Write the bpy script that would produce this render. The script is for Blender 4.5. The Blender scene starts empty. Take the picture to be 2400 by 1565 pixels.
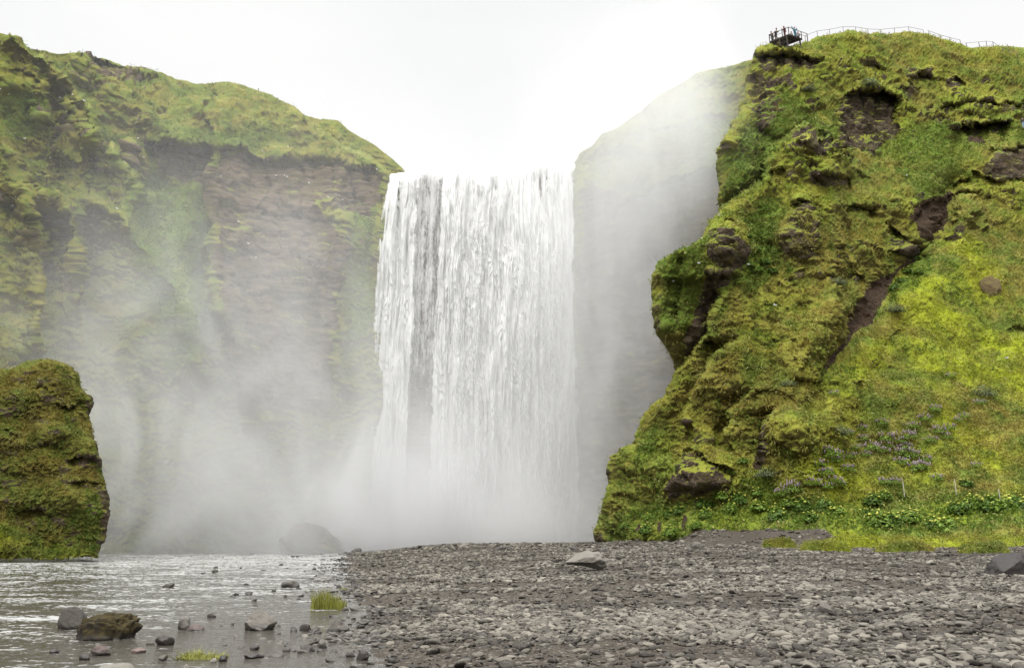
import bpy, bmesh, math, random, time
import numpy as np
from mathutils import Vector, Matrix
T0 = time.time()
R = math.radians
SC = bpy.context.scene
COL = SC.collection
rng = np.random.default_rng(7)
random.seed(7)

# ------------------------------------------------------------------ camera
F = 1867.0                      # focal length in photo pixels (2400 wide)
CX, CY = 1200.0, 782.5
PITCH = math.atan((1270 - CY) / F)
CAMZ = 1.3
cp, sp = math.cos(PITCH), math.sin(PITCH)

def ray(px, py):
    a = (np.asarray(px, float) - CX) / F
    b = (CY - np.asarray(py, float)) / F
    return a, cp - b * sp, sp + b * cp          # x, y, z of the view direction

def at(px, py, Y):
    x, y, z = ray(px, py)
    k = Y / y
    return np.stack(np.broadcast_arrays(x * k, Y + 0 * k, z * k + CAMZ), -1)

def at_z(px, py, z):
    x, y, zz = ray(px, py)
    k = (z - CAMZ) / zz
    return Vector((float(x * k), float(y * k), float(z)))

# ------------------------------------------------------------------ noise
_pr = np.random.default_rng(11)
PERM = _pr.permutation(256).astype(np.int64)
PERM = np.concatenate([PERM, PERM, PERM])
G3 = _pr.normal(size=(256, 3)); G3 /= np.linalg.norm(G3, axis=1)[:, None]

def pn(x, y, z):
    x = np.asarray(x, float); y = np.asarray(y, float); z = np.asarray(z, float)
    x, y, z = np.broadcast_arrays(x, y, z)
    xi = np.floor(x).astype(np.int64); yi = np.floor(y).astype(np.int64); zi = np.floor(z).astype(np.int64)
    xf, yf, zf = x - xi, y - yi, z - zi
    u = xf * xf * xf * (xf * (xf * 6 - 15) + 10)
    v = yf * yf * yf * (yf * (yf * 6 - 15) + 10)
    w = zf * zf * zf * (zf * (zf * 6 - 15) + 10)
    out = 0.0
    for dx in (0, 1):
        for dy in (0, 1):
            for dz in (0, 1):
                h = PERM[PERM[PERM[(xi + dx) & 255] + ((yi + dy) & 255)] + ((zi + dz) & 255)]
                g = G3[h]
                d = g[..., 0] * (xf - dx) + g[..., 1] * (yf - dy) + g[..., 2] * (zf - dz)
                out = out + d * (u if dx else 1 - u) * (v if dy else 1 - v) * (w if dz else 1 - w)
    return out * 1.6

def fbm(x, y, z, oct=4, gain=0.5, off=0.0):
    s = 0.0; a = 1.0; f = 1.0
    for i in range(oct):
        s = s + a * pn(x * f + off + i * 17.3, y * f - off + i * 5.1, z * f + off * 0.7)
        a *= gain; f *= 2.03
    return s

def ss(a, b, x):
    t = np.clip((x - a) / (b - a), 0, 1)
    return t * t * (3 - 2 * t)

# ------------------------------------------------------------------ mesh helpers
def link(name, verts, faces, mat=None, parent=None, smooth=True, attrs=None):
    me = bpy.data.meshes.new(name)
    verts = np.asarray(verts, np.float32).reshape(-1, 3)
    if isinstance(faces, np.ndarray):
        n, k = faces.shape
        me.vertices.add(len(verts)); me.vertices.foreach_set('co', verts.ravel())
        me.loops.add(n * k); me.loops.foreach_set('vertex_index', faces.astype(np.int32).ravel())
        me.polygons.add(n)
        me.polygons.foreach_set('loop_start', np.arange(0, n * k, k, dtype=np.int32))
        me.polygons.foreach_set('loop_total', np.full(n, k, np.int32))
        me.update(calc_edges=True)
    else:
        me.from_pydata([tuple(v) for v in verts.tolist()], [], faces); me.update()
    if smooth:
        me.polygons.foreach_set('use_smooth', np.ones(len(me.polygons), bool))
    for k_, a in (attrs or {}).items():
        at_ = me.attributes.new(k_, 'FLOAT', 'POINT')
        at_.data.foreach_set('value', np.asarray(a, np.float32).ravel())
    if mat: me.materials.append(mat)
    o = bpy.data.objects.new(name, me); COL.objects.link(o)
    if parent: o.parent = parent
    return o

def grid_faces(n, m):
    i = np.arange(n - 1)[:, None] * m + np.arange(m - 1)[None, :]
    return np.stack([i, i + 1, i + m + 1, i + m], -1).reshape(-1, 4)

def tag(o, label, cat=None, group=None, kind=None):
    o['label'] = label
    if cat: o['category'] = cat
    if group: o['group'] = group
    if kind: o['kind'] = kind
    return o

def empty(name, loc, rz=0.0):
    o = bpy.data.objects.new(name, None); COL.objects.link(o)
    o.location = loc; o.rotation_euler.z = rz; o.empty_display_size = 0.2
    return o

def sph(bm_sub=2):
    bm = bmesh.new(); bmesh.ops.create_icosphere(bm, subdivisions=bm_sub, radius=1.0)
    v = np.array([x.co[:] for x in bm.verts]); f = np.array([[q.index for q in p.verts] for p in bm.faces])
    bm.free(); return v, f
SPH = {k: sph(k) for k in (1, 2, 3, 4, 5)}

class MB:                       # collects tubes and boxes for ONE mesh
    def __init__(s): s.v = []; s.f = []; s.n = 0
    def add(s, v, f):
        s.v.append(np.asarray(v, float)); s.f += [tuple(int(q) + s.n for q in p) for p in f]; s.n += len(v)
    def box(s, c, d, rz=0.0):
        c = np.array(c, float); d = np.array(d, float) / 2
        p = np.array([(x, y, z) for z in (-1, 1) for y in (-1, 1) for x in (-1, 1)], float) * d
        cr, sr = math.cos(rz), math.sin(rz)
        q = p.copy(); q[:, 0] = p[:, 0] * cr - p[:, 1] * sr; q[:, 1] = p[:, 0] * sr + p[:, 1] * cr
        s.add(q + c, [(0, 2, 3, 1), (4, 5, 7, 6), (0, 1, 5, 4), (2, 6, 7, 3), (0, 4, 6, 2), (1, 3, 7, 5)])
    def bar(s, a, b, r, r2=None, n=7):
        a = np.array(a, float); b = np.array(b, float); r2 = r if r2 is None else r2
        d = b - a; d /= np.linalg.norm(d)
        u = np.cross(d, (0.3, 0.9, 0.2) if abs(d[2]) > 0.9 else (0, 0, 1)); u /= np.linalg.norm(u); w = np.cross(d, u)
        t = np.arange(n) * 2 * math.pi / n
        ring = np.cos(t)[:, None] * u + np.sin(t)[:, None] * w
        s.add(np.vstack([a + ring * r, b + ring * r2]),
              [(i, (i + 1) % n, n + (i + 1) % n, n + i) for i in range(n)] + [tuple(range(n))[::-1], tuple(range(n, 2 * n))])
    def build(s, name, mat, parent=None, smooth=False):
        return link(name, np.vstack(s.v), s.f, mat, parent, smooth)

# ------------------------------------------------------------------ material helpers
def newmat(name):
    m = bpy.data.materials.new(name); m.use_nodes = True
    nt = m.node_tree; nt.nodes.clear()
    return m, nt

class N:                        # small node-graph writer
    def __init__(s, nt): s.nt = nt
    def node(s, t, **kw):
        n = s.nt.nodes.new(t)
        for k, v in kw.items(): setattr(n, k, v)
        return n
    def put(s, sock, v):
        if v is None: return
        if isinstance(v, bpy.types.NodeSocket): s.nt.links.new(v, sock)
        else: sock.default_value = v
    def math(s, op, a, b=None, c=None, clamp=False):
        n = s.node('ShaderNodeMath', operation=op); n.use_clamp = clamp
        s.put(n.inputs[0], a); s.put(n.inputs[1], b); s.put(n.inputs[2], c); return n.outputs[0]
    def vm(s, op, a, b=None, out=0):
        n = s.node('ShaderNodeVectorMath', operation=op); s.put(n.inputs[0], a)
        if b is not None: s.put(n.inputs[1], b)
        return n.outputs[out]
    def mix(s, f, a, b):
        n = s.node('ShaderNodeMix', data_type='RGBA'); s.put(n.inputs[0], f)
        s.put(n.inputs[6], (*a, 1) if isinstance(a, tuple) and len(a) == 3 else a)
        s.put(n.inputs[7], (*b, 1) if isinstance(b, tuple) and len(b) == 3 else b); return n.outputs[2]
    def ramp(s, f, lo, hi):
        n = s.node('ShaderNodeMapRange'); n.interpolation_type = 'SMOOTHSTEP'
        s.put(n.inputs[0], f); n.inputs[1].default_value = lo; n.inputs[2].default_value = hi; return n.outputs[0]
    def noise(s, vec, scale=1.0, detail=3.0, rough=0.55, dist=0.0):
        n = s.node('ShaderNodeTexNoise'); s.put(n.inputs['Vector'], vec); n.inputs['Scale'].default_value = scale
        n.inputs['Detail'].default_value = detail; n.inputs['Roughness'].default_value = rough
        n.inputs['Distortion'].default_value = dist; return n.outputs[0]
    def pos(s): return s.node('ShaderNodeNewGeometry').outputs['Position']
    def obj(s): return s.node('ShaderNodeTexCoord').outputs['Object']
    def attr(s, name, out=2): 
        n = s.node('ShaderNodeAttribute', attribute_name=name); return n.outputs[out]
    def scale(s, v, xyz): return s.vm('MULTIPLY', v, xyz)
    def bump(s, h, strength=0.5, dist=0.1):
        n = s.node('ShaderNodeBump'); n.inputs['Strength'].default_value = strength; n.inputs['Distance'].default_value = dist
        s.put(n.inputs['Height'], h); return n.outputs[0]
    def bsdf(s, col, rough=0.9, normal=None, spec=0.3, trans=None):
        n = s.node('ShaderNodeBsdfPrincipled'); s.put(n.inputs['Base Color'], (*col, 1) if isinstance(col, tuple) and len(col) == 3 else col)
        s.put(n.inputs['Roughness'], rough); s.put(n.inputs['Specular IOR Level'], spec)
        if normal is not None: s.put(n.inputs['Normal'], normal)
        return n
    def out(s, surf=None, vol=None):
        o = s.node('ShaderNodeOutputMaterial')
        if surf is not None: s.put(o.inputs['Surface'], surf)
        if vol is not None: s.put(o.inputs['Volume'], vol)

def plain(name, col, rough=0.8, var=0.25, scale=8.0, spec=0.3, bump=0.0):
    m, nt = newmat(name); g = N(nt); p = g.obj(); n = g.noise(p, scale, 4)
    c2 = tuple(min(1, c * (1 + var)) for c in col); c1 = tuple(c * (1 - var) for c in col)
    nm = g.bump(g.noise(p, scale * 4, 4), bump, 0.02) if bump else None
    g.out(g.bsdf(g.mix(g.ramp(n, 0.35, 0.65), c1, c2), rough, nm, spec).outputs[0]); return m

# ---- hillside: grass, moss, rock, soil
def hill_material(name, tint=1.0, rk=1.0, mossy=0.55):
    m, nt = newmat(name); g = N(nt)
    P = g.pos(); geo = g.node('ShaderNodeNewGeometry')
    sepn = g.node('ShaderNodeSeparateXYZ'); nt.links.new(geo.outputs['Normal'], sepn.inputs[0]); nz = sepn.outputs[2]
    big = g.noise(P, 0.09, 4, 0.6); mid = g.noise(P, 0.45, 4, 0.6)
    fine = g.noise(g.scale(P, (1, 1, 2.2)), 2.6, 5, 0.65); vf = g.noise(P, 9.0, 3, 0.7)
    rock, leaf, dirt, warm = (g.attr(k) for k in ('rock', 'leaf', 'dirt', 'warm'))
    t = tint
    olive = (0.150 * t, 0.140 * t, 0.030 * t); green = (0.085 * t, 0.118 * t, 0.019 * t)
    bright = (0.195 * t, 0.225 * t, 0.014 * t); leafc = (0.060 * t, 0.098 * t, 0.014 * t)
    warmc = (0.140 * t, 0.118 * t, 0.022 * t); brownc = (0.052 * t, 0.040 * t, 0.014 * t)
    base = g.mix(g.ramp(mid, 0.38, 0.62), green, olive)
    base = g.mix(g.math('MULTIPLY', g.ramp(big, 0.42, 0.6), g.attr('lush')), base, bright)
    wmix = g.math('MULTIPLY', warm, g.ramp(fine, 0.36, 0.6), clamp=True)
    base = g.mix(wmix, base, warmc)
    base = g.mix(g.math('MULTIPLY', leaf, g.ramp(fine, 0.3, 0.55), clamp=True), base, leafc)
    base = g.mix(g.math('MULTIPLY', g.ramp(vf, 0.52, 0.72), 0.45), base, (0.20 * t, 0.205 * t, 0.055 * t))
    # dark brown mixed in as faces turn downward, broken up by noise
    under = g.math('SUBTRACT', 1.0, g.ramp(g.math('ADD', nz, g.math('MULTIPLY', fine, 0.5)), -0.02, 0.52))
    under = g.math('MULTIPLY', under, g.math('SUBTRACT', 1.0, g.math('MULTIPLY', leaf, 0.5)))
    base = g.mix(g.math('MULTIPLY', under, 0.85), base, brownc)
    band = g.noise(g.scale(P, (0.25, 0.25, 1.6)), 1.0, 6, 0.7, 0.6)
    rc = g.mix(g.ramp(band, 0.36, 0.64), (0.030 * rk, 0.022 * rk, 0.016 * rk), (0.104 * rk, 0.077 * rk, 0.050 * rk))
    rc = g.mix(g.ramp(g.noise(P, 3.5, 5, 0.7), 0.50, 0.68), rc, (0.140, 0.115, 0.085))
    rc = g.mix(g.math('MULTIPLY', g.ramp(mid, 0.5, 0.64), 0.6), rc, (0.085, 0.080, 0.020))
    edge = g.math('ADD', rock, g.math('MULTIPLY', g.math('SUBTRACT', fine, 0.5), 0.9))
    edge = g.math('SUBTRACT', edge, g.math('MULTIPLY', g.ramp(nz, 0.35, 0.75), mossy))
    base = g.mix(g.ramp(edge, 0.36, 0.56), base, rc)
    soil = g.mix(g.ramp(fine, 0.4, 0.65), (0.040, 0.026, 0.016), (0.082, 0.056, 0.038))
    base = g.mix(g.ramp(g.math('ADD', dirt, g.math('MULTIPLY', g.math('SUBTRACT', fine, 0.5), 0.7)), 0.42, 0.58), base, soil)
    # small flowers
    fl = g.node('ShaderNodeTexVoronoi'); nt.links.new(P, fl.inputs['Vector']); fl.inputs['Scale'].default_value = 2.1
    fm = g.math('MULTIPLY', g.math('SUBTRACT', 1.0, g.ramp(fl.outputs['Distance'], 0.14, 0.24)), g.attr('flower'))
    base = g.mix(g.math('MULTIPLY', fm, g.ramp(mid, 0.42, 0.56), clamp=True), base, (0.42, 0.33, 0.02))
    h = g.math('ADD', g.math('MULTIPLY', fine, 1.0), g.math('MULTIPLY', vf, 0.55))
    nb = g.bump(h, 0.9, 0.35)
    g.out(g.bsdf(base, 0.95, nb, 0.12).outputs[0]); return m
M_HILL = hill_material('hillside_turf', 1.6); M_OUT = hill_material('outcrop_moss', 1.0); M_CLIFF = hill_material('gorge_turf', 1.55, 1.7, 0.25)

# ------------------------------------------------------------------ feature helpers in (px,py)
def under(px, py, pts, amp, h, soft=9.0):
    xs, ys = zip(*pts); yl = np.interp(px, xs, ys); dy = py - yl
    e = ss(xs[0] - 4, xs[0] + 14, px) * (1 - ss(xs[-1] - 14, xs[-1] + 4, px))
    amp = amp * (0.75 + 0.6 * pn(px / 22, py / 60, xs[0] * 0.1)); dy = dy + 5 * pn(px / 9, py / 40, 2.2) + 3 * pn(px / 4, py / 30, 5.2)
    return amp * ss(0, soft, dy) * np.exp(-np.maximum(dy - soft, 0) / h) * e - 0.30 * amp * np.exp(-(dy / 7) ** 2) * e

def side(px, py, pts, amp, h, soft=8.0, sgn=-1):    # pushes back the side sgn of a steep line
    xs, ys = zip(*pts); o = np.argsort(ys); xl = np.interp(py, np.array(ys)[o], np.array(xs)[o]); d = sgn * (px - xl)
    y0, y1 = min(ys), max(ys); e = ss(y0 - 10, y0 + 20, py) * (1 - ss(y1 - 20, y1 + 10, py))
    return amp * ss(0, soft, d) * np.exp(-np.maximum(d - soft, 0) / h) * e

def bulge(px, py, cx, cy, rx, ry, amp, rot=0.0, p=1.0):
    c, s = math.cos(R(rot)), math.sin(R(rot)); dx, dy = px - cx, py - cy
    u = (dx * c + dy * s) / rx; v = (-dx * s + dy * c) / ry
    return -amp * np.exp(-(u * u + v * v) ** p)

def dline(px, py, pts):
    d = np.full(px.shape, 1e9); sg = np.zeros(px.shape)
    for (x0, y0), (x1, y1) in zip(pts[:-1], pts[1:]):
        vx, vy = x1 - x0, y1 - y0; L = vx * vx + vy * vy
        t = np.clip(((px - x0) * vx + (py - y0) * vy) / L, 0, 1)
        dd = np.hypot(px - x0 - t * vx, py - y0 - t * vy); cr = vx * (py - y0) - vy * (px - x0)
        k = dd < d; d = np.where(k, dd, d); sg = np.where(k, np.sign(cr), sg)
    return d, sg

def ridge(px, py, pts, amp, wl, wr):               # crest that stands towards the viewer
    d, sg = dline(px, py, pts); w = np.where(sg > 0, wl, wr)
    return -amp * np.exp(-d / w)

def poly(px, py, pts, soft=8.0):                   # 1 inside .. 0 outside
    n = len(pts); inside = np.zeros(px.shape, bool)
    for i in range(n):
        x0, y0 = pts[i]; x1, y1 = pts[(i + 1) % n]
        c = ((y0 > py) != (y1 > py)) & (px < (x1 - x0) * (py - y0) / ((y1 - y0) if y1 != y0 else 1e-9) + x0)
        inside ^= c
    d, _ = dline(px, py, list(pts) + [pts[0]])
    return ss(-soft, soft, np.where(inside, d, -d))

def blob(px, py, cx, cy, rx, ry, rot=0.0):
    return -bulge(px, py, cx, cy, rx, ry, 1.0, rot, 2.0)

def grid_normals(P):
    du = np.gradient(P, axis=1); dv = np.gradient(P, axis=0)
    n = np.cross(du, dv); n /= np.linalg.norm(n, axis=2)[..., None] + 1e-9
    flip = np.sign(-(n[..., 0] * P[..., 0] + n[..., 1] * P[..., 1] + n[..., 2] * (P[..., 2] - CAMZ)))
    return n * np.where(flip == 0, 1, flip)[..., None]

def tussock(P, h=0.9, amp=0.3, wx=1.4):
    x, y, z = P[..., 0], P[..., 1], P[..., 2]
    ph = z / h + 1.25 * fbm(x / wx, y / wx, z / (h * 3.0), 3, 0.6, 3.1) + 1.0 * pn(x / 7, y / 7, z / 5)
    f = ph - np.floor(ph)
    s = (1 - f) ** 1.3 * ss(0.0, 0.16, f)
    m = 0.35 + 0.65 * ss(-0.35, 0.35, pn(x / 3.1 + 9, y / 3.1, z / 2.0))
    return amp * s * m

def crags(P, h=4.0, seed=0.0, w=5.0):                 # small overhanging lips with bare rock tucked beneath
    x, y, z = P[..., 0], P[..., 1], P[..., 2]
    ph = z / h + 1.7 * fbm(x / w + seed, y / w, z / (w * 1.5), 4, 0.55); fr = ph - np.floor(ph)
    m = ss(-0.02, 0.35, fbm(x / (w * 0.8) + 40 + seed, y / (w * 0.8), z / (w * 0.7), 3, 0.5))
    return (1 - fr) ** 1.3 * ss(0.0, 0.13, fr) * m, m * ss(0.60, 0.80, fr) * (1 - ss(0.97, 1.0, fr) * 0.5)

def rocky(P, s=1.0):
    x, y, z = P[..., 0] / s, P[..., 1] / s, P[..., 2] / s
    a = 1 - np.abs(fbm(x / 2.2, y / 2.2, z / 1.5, 4, 0.55, 7.7)) * 2.0
    b = 1 - np.abs(fbm(x / 5.0, y / 5.0, z / 2.2, 2, 0.5, 2.7)) * 2.0
    ph = z / 0.9 + 1.2 * pn(x / 3, y / 3, z / 4); f = ph - np.floor(ph)
    return 0.55 * a + 0.6 * b + 0.25 * np.abs(f - 0.5)

# ------------------------------------------------------------------ gorge cliff (left wall, wall behind the falls, right back wall)
SIL = [(-400, 60), (-150, 66), (0, 81), (26, 83), (41, 88), (62, 106), (85, 118), (134, 127), (180, 126), (211, 128), (258, 142), (289, 155), (335, 164), (387, 176),
       (451, 195), (477, 197), (526, 193), (560, 200), (598, 211), (641, 228), (692, 251), (706, 268), (720, 273), (791, 285), (820, 307), (882, 344),
       (925, 378), (953, 404), (980, 408), (1180, 406), (1250, 394), (1340, 392), (1352, 372), (1362, 356), (1390, 340), (1408, 318), (1449, 299), (1476, 277), (1524, 240),
       (1573, 206), (1629, 174), (1696, 157), (1730, 150), (1771, 135), (1850, 125), (1950, 125)]
def sil(x): return np.interp(x, *zip(*SIL))
YB = [(-400, 66), (-200, 75), (0, 86), (200, 97), (400, 105), (600, 112), (800, 116.5), (890, 118.5), (960, 123.5), (1335, 123.5), (1365, 117), (1450, 113), (1600, 110), (1750, 106), (1950, 102)]
YT = [(-400, 84), (-200, 95), (0, 104), (200, 117), (400, 127), (600, 131), (800, 128), (900, 125), (960, 124.5), (1335, 124.5), (1365, 122.5), (1450, 122), (1600, 121), (1750, 120), (1950, 116)]
def build_gorge():
    px1 = np.concatenate([np.arange(-400, -20, 8.0), np.arange(-20, 1960, 2.7)])
    nv = 430; v = np.linspace(0, 1, nv)[:, None]
    px = np.broadcast_to(px1[None, :], (nv, len(px1))).copy()
    top = sil(px1)[None, :]; py = 1310 + (top - 1310) * v
    f = (1310 - py) / (1310 - top)
    yb = np.interp(px, *zip(*YB)); yt = np.interp(px, *zip(*YT))
    pw = np.interp(px, [-200, 150, 450, 900, 960, 1340, 1370, 1950], [1.7, 1.9, 3.6, 4.5, 6, 6, 2.6, 2.6])
    Y = yb + (yt - yb) * f ** pw
    wx = px + 14 * fbm(px / 60, py / 60, 1.5, 3); wy = py + 12 * fbm(px / 55, py / 55, 8.5, 3)
    # left hillside ridges and gullies
    Y += 1.6 * ridge(wx, wy, [(30, 90), (67, 111), (144, 184), (180, 225), (219, 282), (216, 330)], 4.2, 60, 16)
    Y += 1.6 * ridge(wx, wy, [(219, 312), (247, 351), (283, 385), (317, 421), (312, 465)], 3.6, 55, 10)
    Y += 1.6 * ridge(wx, wy, [(258, 204), (300, 245), (340, 290), (420, 330)], 2.0, 45, 30)
    Y += 1.6 * ridge(wx, wy, [(10, 380), (59, 464), (78, 510), (92, 620), (95, 800)], 2.6, 60, 10)
    Y += 1.6 * ridge(wx, wy, [(120, 470), (166, 499), (184, 588), (188, 700)], 3.0, 60, 9)
    Y += 1.6 * ridge(wx, wy, [(207, 470), (296, 523), (356, 606), (430, 700), (450, 850)], 3.2, 50, 40)
    Y += 1.6 * ridge(wx, wy, [(88, 205), (118, 300), (130, 345)], 2.4, 40, 10)
    Y += 1.6 * ridge(wx, wy, [(500, 330), (500, 430), (505, 700), (560, 900)], 2.6, 9, 90)
    Y += 1.6 * ridge(wx, wy, [(800, 520), (800, 600), (790, 720), (800, 900)], 1.6, 60, 8)
    Y += 1.6 * ridge(wx, wy, [(430, 560), (440, 700), (470, 860)], 1.6, 30, 25)
    Y += side(wx, wy, [(219, 312), (247, 351), (283, 385), (317, 421), (312, 465)], 4.5, 40, 8, 1)
    Y += side(wx, wy, [(75, 115), (144, 184), (185, 228), (221, 285), (216, 320)], 3.5, 36, 10, 1)
    Y += side(wx, wy, [(80, 490), (92, 560), (95, 700)], 2.5, 30, 6, 1)
    Y += side(wx, wy, [(168, 495), (184, 560), (190, 680)], 3.0, 40, 6, 1)
    Y += side(wx, wy, [(92, 210), (116, 290), (130, 345)], 2.5, 30, 6, 1)
    Y += side(wx, wy, [(505, 350), (498, 440), (505, 700)], 3.0, 50, 10, -1)
    # overhangs: grassy lips with a recess below
    for pts, a, h in [([(110, 285), (145, 275), (190, 300), (212, 325)], 4.0, 24), ([(170, 165), (205, 135), (290, 160), (365, 180)], 3.6, 22),
                      ([(160, 205), (190, 200), (205, 210)], 1.5, 8), ([(345, 328), (400, 332), (470, 340), (500, 345)], 6.0, 60),
                      ([(500, 345), (560, 340), (620, 372), (700, 372), (760, 366), (860, 390), (900, 412)], 3.0, 45),
                      ([(20, 150), (60, 160), (95, 190)], 1.4, 14), ([(135, 365), (150, 355), (168, 372)], 1.4, 14), ([(75, 395), (110, 400), (150, 425)], 1.5, 20),
                      ([(180, 410), (220, 385), (270, 395), (310, 430)], 2.2, 22), ([(85, 490), (120, 487), (165, 505)], 2.2, 40), ([(0, 475), (40, 470), (70, 490)], 1.5, 30),
                      ([(190, 490), (215, 485), (228, 500)], 1.2, 12), ([(290, 350), (300, 342), (315, 352)], -1.5, 30),
                      ([(505, 470), (600, 500), (700, 505), (800, 520)], 0.9, 16), ([(520, 590), (640, 585), (760, 600)], 0.9, 14), ([(560, 680), (680, 690), (790, 700)], 1.1, 18),
                      ([(530, 545), (600, 540), (690, 552), (790, 560)], 0.7, 10), ([(510, 640), (600, 645), (700, 640), (780, 650)], 0.8, 12),
                      ([(1440, 480), (1520, 440), (1620, 400), (1760, 380)], 4.0, 60), ([(1500, 300), (1600, 290), (1700, 260)], 1.0, 40),
                      ([(1480, 640), (1560, 600), (1700, 560)], 2.0, 40)]:
        Y += under(wx, wy, pts, a * 0.9, h)
    for b in [(185, 175, 22, 26, 2.2), (230, 400, 46, 40, 2.2), (300, 360, 14, 30, 2.0), (150, 375, 20, 14, 1.5), (540, 345, 30, 20, 1.6), (640, 355, 60, 22, 1.2),
              (40, 200, 60, 40, 2), (480, 250, 110, 45, 1.5), (600, 290, 110, 50, 2.0), (450, 620, 60, 160, -1.5), (380, 460, 50, 60, -2.5), (830, 470, 26, 50, -1.8),
              (600, 450, 90, 60, -0.8), (870, 560, 22, 140, -1.0), (1560, 330, 120, 40, 1.5), (1700, 420, 60, 60, 2.0)]:
        Y += bulge(wx, wy, b[0], b[1], b[2], b[3], b[4])
    # the farther grassy shoulder beside the falls
    lx, ly = zip(*[(700, 262), (740, 310), (805, 350), (868, 372), (912, 410), (960, 440)])
    e = ss(700, 712, px) * (1 - ss(945, 960, px)); yl = np.interp(px, lx, ly)
    Y += 6.0 * ss(4, -7, py - yl) * e * 1.0
    amp = np.interp(px, [-200, 300, 880, 960, 1340, 1400, 1900], [1.6, 1.6, 1.0, 0.5, 0.5, 1.2, 1.6])
    P = at(px, py, Y)
    x, y, z = P[..., 0], P[..., 1], P[..., 2]
    inv = 1 - ss(0.985, 1.0, v) * 0.6
    big = fbm(x / 9, y / 9, z / 7, 4, 0.55)
    gull = fbm(x / 4.0, y / 4.0, z / 14.0, 3, 0.5, 4.0)
    nrm = grid_normals(P)
    nrm[..., 2] *= 0.6
    # masks
    rock = np.zeros_like(px)
    for pts, s in [([(498, 440), (510, 350), (600, 362), (700, 385), (760, 372), (850, 392), (900, 415), (886, 470), (868, 520), (810, 500), (748, 468), (760, 520), (806, 560), (800, 640), (790, 800), (770, 960), (560, 960), (510, 700)], 1.0),
                   ([(345, 332), (498, 345), (498, 440), (440, 440), (380, 400)], 0.8), ([(112, 288), (150, 282), (214, 325), (186, 325), (120, 320)], 0.75),
                   ([(168, 165), (210, 135), (365, 182), (352, 196), (300, 205), (240, 190), (200, 178)], 0.8), ([(295, 345), (312, 345), (320, 410), (298, 400)], 0.8),
                   ([(85, 490), (165, 508), (188, 600), (170, 700), (90, 640)], 0.62), ([(25, 470), (70, 490), (85, 600), (30, 560)], 0.55), ([(430, 400), (560, 380), (600, 450), (500, 440)], 0.7),
                   ([(860, 260), (900, 380), (905, 420), (880, 470), (850, 420)], 0.3), ([(1362, 420), (1500, 480), (1650, 400), (1780, 380), (1800, 1300), (1362, 1300)], 1.05), ([(955, 405), (1345, 400), (1345, 1300), (900, 1300)], 0.95),
                   ([(60, 520), (190, 520), (230, 800), (100, 800)], 0.45)]:
        rock = np.maximum(rock, s * poly(wx, wy, pts, 12))
    rock *= 0.85 + 0.45 * fbm(x / 3.5, y / 3.5, z / 3.0, 3, 0.6, 8.0)
    leaf = np.clip(poly(wx, wy, [(300, 440), (360, 400), (450, 450), (500, 500), (495, 800), (400, 900), (320, 640)], 20) + poly(wx, wy, [(0, 230), (60, 210), (110, 240), (110, 300), (40, 330), (0, 330)], 14)
                   + poly(wx, wy, [(330, 250), (350, 335), (500, 345), (640, 340), (700, 330), (660, 300), (520, 310), (420, 310)], 14) * 0.8 + poly(wx, wy, [(850, 430), (880, 480), (870, 800), (800, 900), (810, 560)], 12) * 0.8
                   + poly(wx, wy, [(220, 280), (300, 330), (290, 370), (240, 320)], 8) + poly(wx, wy, [(1600, 300), (1800, 250), (1800, 560), (1640, 480)], 20), 0, 1)
    leaf = np.clip(leaf + 0.3 * ss(0.0, 0.5, fbm(x / 6, y / 6, z / 6, 3, 0.5, 12)), 0, 1)
    warm = np.clip(0.1 + 0.5 * fbm(x / 8, y / 8, z / 8, 3, 0.5, 20) + 0.5 * poly(wx, wy, [(0, 430), (90, 470), (200, 500), (280, 700), (250, 1200), (0, 1200)], 30), 0, 1)
    bare = np.clip(rock, 0, 1)
    cg, cr = crags(P, 5.0, 3.0, 6.0); cw = poly(wx, wy, [(-400, 60), (240, 60), (420, 180), (330, 430), (200, 640), (-400, 640)], 40) + 0.6 * poly(wx, wy, [(500, 400), (900, 400), (880, 900), (540, 900)], 30) + 0.5 * poly(wx, wy, [(380, 180), (700, 240), (860, 360), (500, 330)], 20)
    rock = np.maximum(rock, 0.85 * cr * cw); bare = np.clip(rock, 0, 1)
    d = 1.3 * cg * cw * inv + amp * (0.7 * big + 0.5 * gull) * inv + (1 - bare) * (tussock(P, 1.35, 0.5, 2.2) + tussock(P + 31.0, 0.7, 0.18, 1.0)) * inv + bare * (0.55 * rocky(P, 1.3) + 0.15)
    P = P + nrm * d[..., None]
    zero = px * 0
    attrs = dict(rock=rock, leaf=leaf, dirt=zero, warm=warm, lush=zero + 0.15, flower=0.25 * leaf)
    # roll back over the top onto the plateau
    rows = [P]; last = P[-1]
    for k, (dy, dz) in enumerate([(0.6, 0.15), (1.6, 0.3), (3.5, 0.5), (8, 0.6), (20, 0.8), (45, 1.0), (90, 1.5)]):
        r_ = last.copy(); r_[:, 1] += dy; r_[:, 0] += (last[:, 0] / last[:, 1]) * dy * 0.9
        r_[:, 2] += np.minimum(dz, 0.35 * dy); rows.append(r_[None])
    V = np.vstack([rows[0].reshape(nv, -1, 3)] + rows[1:])
    ext = len(rows) - 1
    attrs = {k: np.vstack([a, np.repeat(a[-1:], ext, 0)]) for k, a in attrs.items()}
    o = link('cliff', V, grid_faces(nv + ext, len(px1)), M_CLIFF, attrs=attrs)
    tag(o, 'mossy green gorge cliff with brown rock face around the waterfall', kind='structure')
    return P, px, py, dict(rock=np.broadcast_to(attrs['rock'][:nv], px.shape), leaf=leaf, dirt=zero, warm=warm, lush=zero + 0.15)
GORGE, GPX, GPY, GORGE_A = build_gorge()
print('gorge', round(time.time() - T0, 1))

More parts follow.
